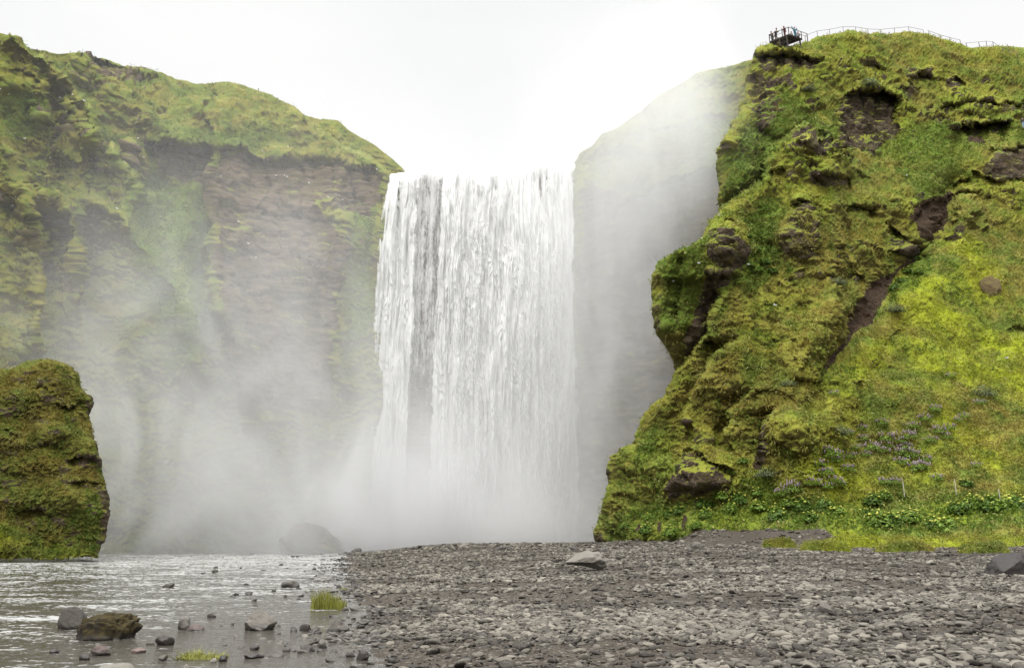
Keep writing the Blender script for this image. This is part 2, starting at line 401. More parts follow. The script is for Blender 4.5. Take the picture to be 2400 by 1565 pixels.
# ------------------------------------------------------------------ right hill
HL = [(1407, 1290), (1402, 1256), (1401, 1242), (1410, 1212), (1424, 1170), (1439, 1126), (1435, 1105), (1442, 1085), (1457, 1058), (1487, 1055), (1490, 1022), (1510, 978), (1528, 948),
      (1558, 927), (1581, 880), (1587, 864), (1573, 813), (1558, 793), (1540, 775), (1528, 736), (1524, 671), (1530, 640), (1545, 612), (1569, 594), (1617, 583), (1650, 556), (1665, 520),
      (1688, 497), (1684, 440), (1688, 380), (1700, 325), (1718, 300), (1735, 271), (1744, 233), (1753, 200), (1764, 164), (1767, 138), (1774, 117)]
HT = [(1774, 117), (1798, 111), (1848, 105), (1884, 92), (1907, 89), (1952, 84), (2026, 79), (2085, 76), (2145, 77), (2180, 83), (2219, 96), (2254, 107), (2278, 111), (2310, 110), (2400, 113), (2500, 116), (2650, 120)]
def build_hill():
    nv, nu = 540, 520
    v = np.linspace(0, 1, nv); u = np.linspace(0, 1, nu)
    L = np.array(HL, float); s = np.r_[0, np.cumsum(np.hypot(*np.diff(L, axis=0).T))]; s /= s[-1]
    Lx = np.interp(v, s, L[:, 0]); Ly = np.interp(v, s, L[:, 1])
    Tx = np.interp(u, [0, 1], [1774, 2650]); Ty = np.interp(Tx, *zip(*HT))
    Bx = 1407 + (2650 - 1407) * u; By = 1290 + 2 * u
    Rx = np.full(nv, 2650.0); Ry = 1292 + (120 - 1292) * v
    U, V = np.meshgrid(u, v)
    def coons(Lc, Rc, Bc, Tc):
        return ((1 - U) * Lc[:, None] + U * Rc[:, None] + (1 - V) * Bc[None] + V * Tc[None]
                - ((1 - U) * (1 - V) * Bc[0] + U * (1 - V) * Bc[-1] + (1 - U) * V * Tc[0] + U * V * Tc[-1]))
    px = coons(Lx, Rx, Bx, Tx); py = coons(Ly, Ry, By, Ty)
    # depth: base line to crest
    yb = np.interp(px, [1400, 1500, 1650, 1900, 2200, 2400, 2650], [91, 86, 78, 71, 66, 63, 60])
    yt = np.interp(px, [1650, 1770, 1850, 1950, 2100, 2300, 2650], [98, 106, 105, 108, 114, 120, 122])
    f = np.clip((1285 - py) / (1285 - 95), 0, 1)
    pw = np.interp(px, [1400, 1800, 2100, 2400], [1.5, 1.5, 1.15, 1.0])
    Y = yb + (yt - yb) * f ** pw
    wx = px + 9 * fbm(px / 45, py / 45, 3.5, 3); wy = py + 8 * fbm(px / 40, py / 40, 6.5, 3)
    # near buttress stands forward of the platform cliff
    d, sg = dline(px, py, [(1640, 560), (1688, 494), (1740, 455), (1790, 425), (1806, 350), (1851, 322), (1885, 296), (1945, 340)])
    lin = np.interp(px, [1640, 1688, 1740, 1790, 1806, 1851, 1885, 1945], [560, 494, 455, 425, 350, 322, 296, 340])
    stepm = ss(-6, 2, py - lin) * (1 - ss(1940, 1990, px))
    Y += -7.5 * stepm * np.exp(-np.maximum(py - lin, 0) / 420)
    Y += 1.5 * np.exp(-((py - lin) / 16) ** 2) * (1 - ss(1900, 1960, px))
    # gully flank: dark rock set back to the left of the grassy rib
    Y += side(wx, wy, [(1700, 655), (1700, 671), (1676, 722), (1662, 781), (1641, 807), (1590, 870)], 4.5, 130, 8)
    Y += side(wx, wy, [(1747, 790), (1700, 820), (1676, 834), (1644, 896), (1617, 933), (1598, 969), (1590, 1080)], 2.6, 70, 12)
    Y += side(wx, wy, [(1768, 913), (1730, 951), (1715, 985), (1703, 1022), (1722, 1060)], 2.8, 60, 10)
    Y += side(wx, wy, [(1822, 960), (1801, 999), (1792, 1082)], 2.8, 34, 8)
    Y += side(wx, wy, [(1570, 600), (1558, 650), (1562, 720)], 1.2, 40, 16)
    Y += side(wx, wy, [(1617, 590), (1605, 680), (1600, 760)], 1.6, 36, 12)
    # gully (soil chute) cut through the slope
    gl = [(2230, 440), (2205, 540), (2160, 590), (2105, 650), (2060, 690), (2010, 760), (1985, 800), (1950, 840), (1925, 885), (1915, 920), (1895, 960)]
    dg, sg2 = dline(wx, wy, gl)
    Y += 3.0 * np.exp(-(dg / 30) ** 2)
    Y += ridge(wx, wy, [(1890, 960), (1850, 900), (1900, 800), (1960, 720)], 2.2, 60, 60)
    Y += ridge(wx, wy, [(2060, 830), (2000, 900), (1950, 1000)], 1.2, 60, 20)
    for pts, a, h in [([(1771, 124), (1800, 118), (1850, 122), (1895, 130), (1931, 140)], 5.5, 34), ([(1976, 228), (2014, 210), (2060, 206), (2100, 225), (2110, 262)], 5.0, 60),
                      ([(1915, 320), (1940, 318), (1975, 345)], 3.0, 26), ([(2222, 300), (2245, 290), (2263, 285), (2320, 277), (2372, 280)], 7.0, 26), ([(2195, 246), (2230, 236), (2263, 228), (2310, 232), (2400, 238), (2480, 240)], 3.0, 18),
                      ([(1880, 370), (1910, 378), (1950, 408), (1997, 418)], 3.2, 26), ([(1943, 482), (1990, 476), (2055, 484)], 2.6, 22), ([(1898, 468), (1925, 480), (1945, 500)], 2.2, 16),
                      ([(1845, 472), (1870, 468), (1898, 472)], 1.6, 22), ([(1898, 398), (1930, 418), (1960, 412)], 1.6, 30), ([(1800, 400), (1830, 385), (1850, 400)], 2.0, 30),
                      ([(1668, 545), (1700, 535), (1745, 560)], 0.6, 20), ([(1662, 640), (1700, 636), (1730, 640)], 4.0, 14), ([(1680, 520), (1700, 512), (1735, 530)], 0.8, 20),
                      ([(1640, 815), (1665, 790), (1680, 800)], 2.6, 30), ([(1575, 800), (1600, 812), (1640, 810)], 1.6, 40), ([(1605, 1052), (1630, 1050), (1665, 1075), (1720, 1100)], 2.2, 20),
                      ([(2080, 520), (2115, 555), (2150, 566), (2180, 572)], 3.0, 20), ([(2080, 580), (2110, 590), (2150, 580), (2175, 570)], 3.4, 18), ([(2225, 452), (2290, 448), (2325, 462)], 2.0, 10), ([(2120, 520), (2155, 486), (2212, 462), (2238, 450)], 1.3, 16),
                      ([(1975, 640), (1995, 632), (2025, 648)], 2.2, 14), ([(1915, 645), (1935, 640), (1955, 655)], 1.8, 12), ([(1990, 565), (2040, 570), (2070, 590)], 1.6, 12), ([(2205, 555), (2225, 545), (2240, 560)], 1.6, 18),
                      ([(1860, 880), (1900, 885), (1935, 900)], 1.6, 20), ([(1760, 920), (1800, 905), (1845, 915)], 1.0, 16), ([(2300, 348), (2352, 345), (2420, 342)], 2.0, 30), ([(2130, 180), (2170, 165), (2210, 180)], 1.6, 20),
                      ([(2215, 190), (2235, 178), (2260, 190)], 1.6, 26), ([(2020, 155), (2045, 148), (2075, 160)], 1.4, 14), ([(2100, 205), (2130, 195), (2160, 205)], 1.6, 20), ([(1990, 400), (2010, 398), (2050, 410)], 0.8, 10),
                      ([(2230, 430), (2280, 405), (2340, 418), (2410, 410)], 1.6, 14), ([(2360, 760), (2400, 762), (2440, 770)], 1.0, 10), ([(1990, 895), (2005, 888), (2020, 900)], 1.2, 14), ([(1480, 1100), (1500, 1108), (1540, 1110)], 0.8, 10),
                      ([(1404, 1235), (1430, 1245), (1460, 1255)], 1.0, 14), ([(1440, 1100), (1460, 1095), (1490, 1108)], 1.2, 14), ([(1440, 1160), (1470, 1150), (1500, 1165)], 1.2, 14),
                      ([(1760, 700), (1850, 715), (1900, 700)], 0.4, 16), ([(1780, 800), (1830, 790), (1880, 800)], 0.7, 12), ([(1900, 760), (1950, 750), (1980, 770)], 0.7, 12), ([(1690, 870), (1740, 850), (1790, 860)], 0.6, 12)]:
        Y += under(wx, wy, pts, a * 0.9, h)
    for b in [(1872, 458, 27, 13, 2.4), (1872, 487, 18, 22, 1.8), (1880, 560, 52, 46, 2.6), (1902, 330, 44, 30, 2.6), (1703, 575, 40, 52, 3.2), (1660, 660, 40, 60, 1.0), (2050, 300, 60, 50, -3.0),
              (1650, 1115, 66, 46, 3.2), (1608, 985, 16, 26, 2.0), (1860, 1010, 50, 46, 2.4), (1650, 1030, 40, 30, 1.5), (2330, 380, 50, 30, 2.4), (2260, 500, 34, 40, 2.2), (2170, 155, 40, 26, 1.6),
              (2290, 250, 70, 22, 2.6), (1940, 405, 60, 22, 2.0), (2030, 470, 70, 16, 1.2), (1800, 150, 50, 40, 1.5), (2030, 590, 60, 30, 1.8), (1560, 700, 34, 90, 1.5), (1470, 1190, 60, 60, 1.5),
              (1760, 430, 50, 40, 1.2), (2100, 470, 60, 30, 0.8), (2120, 930, 120, 80, 0.8), (2325, 662, 26, 22, 0.3), (1700, 340, 22, 30, 1.8), (1720, 420, 26, 26, 1.6)]:
        Y += bulge(wx, wy, b[0], b[1], b[2], b[3], b[4])
    # platform cliff face falls away into the mist
    Y += side(wx, wy, [(1790, 170), (1800, 300), (1830, 330)], 2.0, 60, 20)
    # rounding at the left outline
    dl = px - Lx[:, None]; Y += 3.2 * (1 - np.sqrt(np.clip(1 - np.clip(1 - dl / 40, 0, 1) ** 2, 0, 1))) * (1 - ss(0.97, 1.0, V))
    dt = py - Ty[None]; Y += 2.2 * (1 - np.sqrt(np.clip(1 - np.clip(1 - dt / 24, 0, 1) ** 2, 0, 1)))
    # terraces and shelf at the foot
    foot = ss(1175, 1262, py); Y -= foot * np.interp(px, [1400, 1600, 2400], [0.5, 2.5, 4.0]) * 1.4
    P = at(px, py, Y); x, y, z = P[..., 0], P[..., 1], P[..., 2]
    nrm = grid_normals(P); nrm[..., 2] *= 0.7
    rock = np.zeros_like(px)
    for pts, s in [([(1771, 126), (1850, 124), (1935, 142), (1925, 165), (1890, 165), (1842, 165), (1768, 176)], 0.95), ([(1756, 182), (1800, 180), (1830, 220), (1824, 277), (1790, 290), (1760, 240)], 0.65),
                   ([(1976, 232), (2014, 212), (2085, 216), (2100, 247), (2097, 283), (2125, 300), (2041, 360), (1955, 348), (1961, 307), (1973, 262)], 0.95), ([(1922, 318), (1945, 318), (1975, 352), (1940, 345)], 0.8),
                   ([(1851, 326), (1875, 300), (1893, 303), (1940, 335), (1946, 350), (1931, 362), (1890, 347)], 1.1), ([(2120, 150), (2190, 150), (2190, 185), (2130, 190)], 0.75), ([(2020, 145), (2065, 150), (2070, 170), (2030, 170)], 0.6),
                   ([(2100, 200), (2150, 195), (2150, 225), (2110, 230)], 0.7), ([(2216, 182), (2240, 178), (2255, 200), (2225, 226), (2215, 215)], 0.8), ([(2225, 298), (2263, 287), (2374, 280), (2350, 300), (2300, 325), (2245, 325)], 0.95),
                   ([(2196, 250), (2263, 232), (2400, 242), (2480, 246), (2480, 258), (2380, 262), (2260, 250), (2215, 270)], 0.85), ([(2293, 405), (2322, 368), (2352, 347), (2450, 345), (2450, 410), (2337, 419)], 1.0),
                   ([(1888, 385), (1912, 392), (1960, 410), (2000, 428), (1950, 440), (1915, 442), (1895, 425)], 0.85), ([(1850, 472), (1895, 472), (1892, 506), (1855, 506)], 1.1), ([(1828, 540), (1850, 510), (1890, 510), (1915, 540), (1943, 595), (1900, 610), (1830, 600)], 0.55),
                   ([(1662, 560), (1673, 545), (1706, 540), (1745, 579), (1742, 618), (1700, 640), (1670, 612)], 1.0), ([(1662, 630), (1725, 640), (1722, 660), (1694, 677), (1676, 722), (1650, 780), (1600, 830), (1600, 790), (1647, 692)], 0.85),
                   ([(1530, 690), (1555, 680), (1565, 780), (1540, 770)], 0.5), ([(1605, 1058), (1641, 1060), (1721, 1105), (1691, 1141), (1647, 1162), (1587, 1168), (1581, 1132), (1599, 1087)], 0.95), ([(1596, 1004), (1599, 969), (1617, 962), (1623, 985), (1610, 1010)], 0.9),
                   ([(1620, 1000), (1660, 1000), (1685, 1045), (1660, 1060), (1630, 1040)], 0.7), ([(1797, 1000), (1815, 985), (1812, 1040), (1795, 1082), (1786, 1082)], 0.9), ([(1700, 960), (1728, 950), (1704, 1010), (1690, 1010)], 0.6),
                   ([(1940, 485), (2060, 488), (2040, 502), (1990, 505), (1945, 500)], 0.8), ([(1908, 480), (1945, 500), (1930, 505)], 0.8), ([(1915, 645), (1955, 655), (1945, 668), (1925, 664)], 0.8), ([(1975, 640), (2025, 648), (2010, 668), (1985, 660)], 0.8),
                   ([(2232, 530), (2262, 520), (2255, 575), (2235, 570)], 0.8), ([(1866, 966), (1914, 969), (1920, 985), (1870, 982)], 0.7), ([(1995, 893), (2015, 893), (2010, 930), (1997, 930)], 0.7), ([(1402, 1250), (1420, 1245), (1425, 1275), (1405, 1280)], 0.7),
                   ([(2085, 560), (2170, 575), (2150, 600), (2100, 605)], 0.8), ([(1435, 1100), (1445, 1100), (1447, 1130), (1437, 1128)], 0.8)]:
        rock = np.maximum(rock, s * poly(wx, wy, pts, 9))
    rock *= 0.9 + 0.35 * fbm(x / 2.5, y / 2.5, z / 2.0, 3, 0.6, 8.0)
    dirt = np.maximum(poly(wx, wy, [(2119, 508), (2152, 484), (2211, 461), (2229, 446), (2241, 464), (2220, 481), (2214, 517), (2211, 553), (2179, 567), (2146, 553), (2137, 526)], 7),
                      poly(wx, wy, [(2130, 590), (2095, 645), (2050, 660), (2020, 690), (2000, 735), (1990, 770), (1975, 800), (1945, 830), (1920, 865), (1908, 905), (1925, 905), (1950, 855), (1975, 820), (2005, 775), (2040, 755), (2066, 725), (2090, 656), (2150, 600)], 7))
    dirt = np.maximum(dirt, poly(wx, wy, [(1768, 1093), (1770, 1070), (1789, 1066), (1787, 1095)], 6)); dirt = np.maximum(dirt, poly(wx, wy, [(2262, 320), (2300, 320), (2305, 345), (2268, 340)], 8) * 0.9)
    for cx_, cy_, rx_, ry_ in [(1499, 1238, 5, 13), (1553, 1238, 5, 13), (1612, 1230, 8, 20), (1700, 1145, 12, 7), (1640, 1175, 5, 8)]: dirt = np.maximum(dirt, blob(px, py, cx_, cy_, rx_, ry_))
    dirt = np.maximum(dirt, ss(1244, 1252, wy) * ss(1600, 1660, px) * (1 - ss(1925, 1945, px)) * 0.95)
    dirt = np.maximum(dirt, ss(1272, 1277, py + 3 * pn(px / 14, 0, 0)))
    leaf = np.clip(poly(wx, wy, [(1720, 330), (1830, 200), (1900, 250), (1960, 330), (1880, 300), (1840, 330), (1800, 420), (1700, 480), (1700, 380)], 16) + poly(wx, wy, [(1736, 640), (1750, 520), (1790, 450), (1830, 460), (1825, 520), (1820, 600), (1800, 660), (1740, 665)], 14)
                   + poly(wx, wy, [(1540, 610), (1660, 560), (1660, 640), (1610, 780), (1560, 780)], 14) + poly(wx, wy, [(2160, 575), (2190, 580), (2180, 640), (2120, 700), (2060, 740), (2100, 680), (2130, 620)], 10)
                   + poly(wx, wy, [(2000, 340), (2150, 290), (2220, 290), (2330, 320), (2250, 400), (2210, 470), (2160, 480), (2080, 370)], 14) * 0.8 + poly(wx, wy, [(2280, 240), (2420, 300), (2420, 340), (2350, 340)], 10) * 0.7
                   + poly(wx, wy, [(1420, 1280), (1450, 1200), (1640, 1170), (1760, 1110), (1800, 1090), (1840, 1160), (2000, 1180), (2500, 1160), (2500, 1250), (1900, 1250), (1600, 1280)], 12) * 0.75
                   + poly(wx, wy, [(1450, 1150), (1500, 1040), (1560, 960), (1590, 1080), (1570, 1180), (1460, 1250)], 16) * 0.6 + poly(wx, wy, [(1700, 640), (1800, 640), (1800, 660), (1740, 690)], 8), 0, 1)
    leaf = np.clip(leaf + 0.5 * ss(0.15, 0.6, fbm(x / 4, y / 4, z / 4, 3, 0.5, 12)), 0, 1)
    warm = np.clip(0.15 + 0.5 * fbm(x / 7, y / 7, z / 7, 3, 0.5, 20) + 0.45 * poly(wx, wy, [(1700, 680), (1760, 680), (1900, 900), (1960, 1010), (1900, 1150), (1750, 1100), (1560, 1180), (1420, 1200), (1500, 990), (1640, 830)], 26)
                   + 0.5 * poly(wx, wy, [(1840, 520), (2080, 520), (2060, 700), (1950, 820), (1850, 800), (1800, 640)], 24) + 0.45 * poly(wx, wy, [(2260, 960), (2450, 900), (2450, 1080), (2240, 1060)], 24), 0, 1)
    lush = np.clip(poly(wx, wy, [(2120, 640), (2250, 560), (2500, 560), (2500, 1260), (1600, 1260), (1850, 1130), (1950, 1000), (1960, 900), (2060, 800)], 30) + 0.35, 0, 1)
    flower = np.clip(poly(wx, wy, [(1700, 700), (1800, 700), (1800, 900), (1720, 960), (1640, 960), (1650, 850)], 24) + 0.4 * leaf, 0, 1)
    cw = np.clip(poly(wx, wy, [(1750, 120), (2100, 140), (2420, 200), (2420, 300), (2200, 300), (2080, 380), (1850, 440), (1700, 480), (1690, 320)], 24) + poly(wx, wy, [(1830, 500), (2080, 480), (2300, 400), (2420, 420), (2420, 500), (2200, 600), (2000, 690), (1830, 660)], 24)
                 + poly(wx, wy, [(1700, 640), (1990, 660), (1960, 900), (1950, 1000), (1800, 1090), (1580, 1160), (1420, 1210), (1500, 990), (1640, 830)], 20) * 0.42, 0, 1)
    cg, cr = crags(P, 3.4, 0.0, 4.5); cg2, cr2 = crags(P + 17.0, 1.7, 5.0, 2.2)
    rock = np.maximum(rock, np.clip(0.80 * cr * cw + 0.2 * cr2 * cw, 0, 0.85)); rock = np.maximum(rock, 0.72 * poly(wx, wy, [(1762, 175), (1850, 165), (1860, 230), (1830, 300), (1790, 330), (1740, 300), (1745, 220)], 16) * ss(-0.3, 0.3, fbm(x / 2.5, y / 2.5, z / 2.5, 3, 0.5, 77)))
    bare = np.clip(rock + dirt * 1.2, 0, 1); smooth = poly(wx, wy, [(2080, 620), (2500, 520), (2500, 1260), (1900, 1260), (1960, 960)], 40)
    edge = np.minimum(ss(0, 5, dl + 2), 1) * 0.7 + 0.3
    lo = 1 - ss(1262, 1280, py)
    dd = 0.75 * fbm(x / 7, y / 7, z / 6, 4, 0.55) * edge + (1 - bare) * ((0.95 - 0.25 * smooth) * tussock(P, 0.95, 0.42, 1.5) + tussock(P + 31.0, 0.5, 0.16, 0.8)) + bare * (0.42 * rocky(P) + 0.05) * (1 - 0.6 * dirt)
    dd += cw * (0.95 * cg + 0.2 * cg2) * edge
    dd += leaf * 0.22 * fbm(x / 0.7, y / 0.7, z / 0.7, 3, 0.6, 5)
    dd = dd * lo
    P = P + nrm * dd[..., None]
    attrs = dict(rock=rock, leaf=leaf, dirt=dirt, warm=warm, lush=lush, flower=flower)
    # roll over: top rows and left columns continue behind the outline
    full = P; A = {k: a for k, a in attrs.items()}
    nb = [(1.5, 0.2), (4, 0.3), (9, 0.3), (22, 0.0), (60, -0.5)]
    tops = [full[-1:] + 0 for _ in nb]
    for t_, (dy, dz) in zip(tops, nb):
        t_[..., 1] += dy; t_[..., 0] += t_[..., 0] / full[-1:, :, 1] * dy * 0.8 + 0.12 * dy; t_[..., 2] += dz
    full = np.vstack([full] + tops); A = {k: np.vstack([a] + [a[-1:]] * len(nb)) for k, a in A.items()}
    lefts = []
    for dy in (14, 8, 4, 2, 0.9):
        c = full[:, :1].copy(); c[..., 1] += dy; c[..., 0] += dy * (c[..., 0] / full[:, :1, 1] + 0.06 + 0.01 * dy); lefts.append(c)
    full = np.hstack(lefts + [full]); A = {k: np.hstack([np.repeat(a[:, :1], 5, 1), a]) for k, a in A.items()}
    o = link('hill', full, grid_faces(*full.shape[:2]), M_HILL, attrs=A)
    tag(o, 'steep bright green grassy hill with rock crags right of the waterfall', kind='structure')
    return P, nrm, px, py, attrs
HILL, HNRM, HPX, HPY, HATT = build_hill()
print('hill', round(time.time() - T0, 1))

# ------------------------------------------------------------------ ground sheet: river bed, gravel bank, plain
def shore(Y): return -0.192 * Y - 0.25 * np.sin(Y / 3.1) - 0.6 * ss(22, 40, Y) + 0.25 * np.sin(Y / 1.3 + 1) * ss(30, 8, Y)
def bank_h(X, Y):
    s = X - shore(Y)
    h = np.minimum(0.0135 * Y, 1.0) * ss(-0.5, 9.0 + 0.05 * Y, s) + 0.004 * np.clip(s, 0, 60) * ss(10, 60, Y)
    h = h + 0.10 * ss(0.0, 1.6, s) * ss(30, 6, Y)
    h = h + (0.035 * pn(X / 1.7, Y / 1.7, 0.3) + 0.05 * pn(X / 5, Y / 5, 2.3)) * ss(-1, 3, s)
    a = X / np.maximum(Y, 1); yb = np.interp(a, [0.05, 0.15, 0.24, 0.37, 0.53, 0.65], [90, 82, 73, 66, 59, 57])
    h = h + (0.95 * ss(0.19, 0.23, a) * (1 - ss(0.375, 0.40, a + 0.01 * pn(Y / 2, 0, 0))) + 0.22 + 0.25 * pn(X / 3.0, Y / 6, 6.6)) * ss(yb - 9, yb + 1, Y) * ss(0.09, 0.12, a)
    h = h - 0.35 * ss(-0.8, -6.0, s) - 0.02 * ss(0.4, -0.6, s)
    return h
def on_ground(px, py, water=False):
    z = 0.0
    for _ in range(12):
        p = at_z(px, py, z)
        z2 = float(bank_h(np.array(p.x), np.array(p.y)))
        z = 0.5 * z + 0.5 * (max(z2, 0) if water else z2)
    return Vector((p.x, p.y, z))

def gravel_ground_material():
    m, nt = newmat('gravel_soil'); g = N(nt); P = g.pos()
    v = g.node('ShaderNodeTexVoronoi'); nt.links.new(P, v.inputs['Vector']); v.inputs['Scale'].default_value = 14
    v2 = g.node('ShaderNodeTexVoronoi'); nt.links.new(P, v2.inputs['Vector']); v2.inputs['Scale'].default_value = 45
    sep = g.node('ShaderNodeSeparateColor'); nt.links.new(v.outputs['Color'], sep.inputs[0])
    big = g.noise(P, 0.35, 4, 0.6)
    soil = g.mix(g.ramp(g.noise(P, 6, 5), 0.35, 0.65), (0.030, 0.023, 0.016), (0.056, 0.045, 0.033))
    peb = g.mix(sep.outputs[0], (0.050, 0.043, 0.036), (0.17, 0.15, 0.125))
    k = g.math('MULTIPLY', g.ramp(g.math('ADD', big, g.math('MULTIPLY', sep.outputs[1], 0.25)), 0.46, 0.66), g.math('SUBTRACT', 1, g.ramp(v.outputs['Distance'], 0.36, 0.5)))
    c = g.mix(k, soil, peb)
    h = g.math('ADD', g.math('MULTIPLY', g.math('SUBTRACT', 1, v.outputs['Distance']), k), g.math('MULTIPLY', v2.outputs['Distance'], 0.4))
    g.out(g.bsdf(c, 0.85, g.bump(h, 0.8, 0.05), 0.25).outputs[0]); return m
def build_ground():
    th = np.r_[np.linspace(-80, -42, 20)[:-1], np.linspace(-42, 42, 560), np.linspace(42, 80, 20)[1:]] * math.pi / 180
    r = np.r_[0.5, np.geomspace(3, 140, 520), np.geomspace(150, 900, 12)]
    X = r[:, None] * np.sin(th)[None]; Y = r[:, None] * np.cos(th)[None]
    Z = bank_h(X, Y); Z = np.where(r[:, None] > 139, np.minimum(Z, 0.4), Z)
    Z = Z + 0.02 * pn(X * 3, Y * 3, 1.0) * ss(60, 10, Y)
    o = link('ground', np.stack([X, Y, Z], -1), grid_faces(*X.shape), gravel_ground_material())
    tag(o, 'dark volcanic soil and fine grit under the gravel bank', kind='structure')
build_ground()

# ------------------------------------------------------------------ river
def water_material():
    m, nt = newmat('river_water'); g = N(nt); P = g.pos()
    Pw = g.scale(P, (0.8, 1.5, 1))
    n1 = g.noise(Pw, 3.0, 5, 0.62, 0.6); n2 = g.noise(Pw, 9.0, 4, 0.6, 0.5); n3 = g.noise(g.scale(P, (0.28, 0.5, 1)), 1.0, 3, 0.5)
    foam_glint = g.attr('foam_glint')
    f = g.math('ADD', foam_glint, g.math('MULTIPLY', g.math('SUBTRACT', n2, 0.5), 1.1))
    f = g.math('ADD', f, g.math('MULTIPLY', g.math('SUBTRACT', n1, 0.5), 1.2))
    fm = g.ramp(f, 0.50, 0.78)
    col = g.mix(g.math('MULTIPLY', fm, 0.7), (0.052, 0.047, 0.038), (0.42, 0.425, 0.41))  # whitewater, and sky glints painted into the colour of the ripple crests
    rough = g.math('ADD', 0.07, g.math('MULTIPLY', fm, 0.5))
    h = g.math('ADD', g.math('MULTIPLY', n1, 0.7), g.math('MULTIPLY', n2, 0.3))
    b = g.bsdf(col, rough, g.bump(h, 0.55, 0.10), 0.5); b.inputs['IOR'].default_value = 1.33
    g.out(b.outputs[0]); return m
def build_water():
    py = np.r_[np.linspace(1290.2, 1300, 26)[:-1], np.linspace(1300, 1640, 520)]; px = np.arange(-420, 1120, 2.4)
    PX, PY = np.meshgrid(px, py); a, b, c = ray(PX, PY); k = (0 - CAMZ) / c; X = a * k; Y = b * k
    fade = ss(70, 14, Y)
    calm = ss(-5.5, -2.6, X + 0.10 * Y) * ss(26, 14, Y)             # sheltered shallows by the stones
    riv = fbm(X / 0.34, Y / 0.24, 0.7, 4, 0.65); riv2 = pn(X / 1.6, Y / 0.7, 3.0)
    amp = (0.016 + 0.02 * ss(10, 40, Y)) * (1 - 0.6 * calm)
    crest = 1 - np.abs(riv)
    Z = amp * (crest * 0.9 + riv2 * 0.9 - 0.6) * np.where(Y > 90, 0.4, 1)
    foam_glint = np.clip(0.49 + 0.34 * (crest - 0.62) + 0.24 * fbm(X / 2.6, Y / 1.1, 9.0, 3, 0.55) + 0.14 * ss(24, 60, Y) * ss(118, 60, Y), 0, 1)
    foam_glint = foam_glint * (1 - 0.30 * calm) - 0.10 * ss(6, -2, X + 0.35 * Y) * ss(14, 10, Y)
    o = link('river', np.stack([X, Y, Z], -1), grid_faces(*X.shape), water_material(), attrs=dict(foam_glint=foam_glint))
    tag(o, 'shallow grey rippling river running beside the gravel bank', kind='structure')
build_water()
print('ground+water', round(time.time() - T0, 1))

# ------------------------------------------------------------------ waterfall
def fall_material(name, dens, lo=0.30, hi=0.62):
    m, nt = newmat(name); g = N(nt)
    uv = g.node('ShaderNodeCombineXYZ'); nt.links.new(g.attr('fu'), uv.inputs[0]); nt.links.new(g.attr('fv'), uv.inputs[1])
    V = uv.outputs[0]
    sp = g.noise(g.scale(V, (3.2, 1.3, 1)), 1.0, 5, 0.7)           # grains of spray
    st = g.noise(g.scale(V, (1.3, 0.06, 1)), 1.0, 4, 0.6)          # long streaks
    cl = g.noise(g.scale(V, (0.9, 0.32, 1)), 1.0, 4, 0.65, 0.6)    # hanging plumes
    thick = g.attr('thick')
    a = g.math('ADD', thick, g.math('MULTIPLY', g.math('SUBTRACT', sp, 0.5), 0.8))
    a = g.math('ADD', a, g.math('MULTIPLY', g.math('SUBTRACT', st, 0.5), 1.5))
    a = g.math('ADD', a, g.math('MULTIPLY', g.math('SUBTRACT', cl, 0.5), 1.3))
    alpha = g.math('MULTIPLY', g.ramp(a, lo, hi), dens)
    d = g.node('ShaderNodeBsdfDiffuse'); d.inputs['Color'].default_value = (0.73, 0.735, 0.73, 1)
    nb = g.bump(g.math('ADD', g.math('ADD', g.math('MULTIPLY', sp, 0.45), g.math('MULTIPLY', st, 1.4)), g.math('MULTIPLY', cl, 1.6)), 0.36, 0.7); nt.links.new(nb, d.inputs['Normal'])
    t = g.node('ShaderNodeBsdfTranslucent'); t.inputs['Color'].default_value = (0.80, 0.81, 0.805, 1)
    mx = g.node('ShaderNodeMixShader'); mx.inputs[0].default_value = 0.22; nt.links.new(d.outputs[0], mx.inputs[1]); nt.links.new(t.outputs[0], mx.inputs[2])
    tr = g.node('ShaderNodeBsdfTransparent'); m2 = g.node('ShaderNodeMixShader'); nt.links.new(alpha, m2.inputs[0]); nt.links.new(tr.outputs[0], m2.inputs[1]); nt.links.new(mx.outputs[0], m2.inputs[2])
    g.out(m2.outputs[0]); return m
FALLS = empty('waterfall', (-4.5, 118, 0)); tag(FALLS, 'tall white waterfall dropping in a broad curtain into the gorge', 'waterfall')
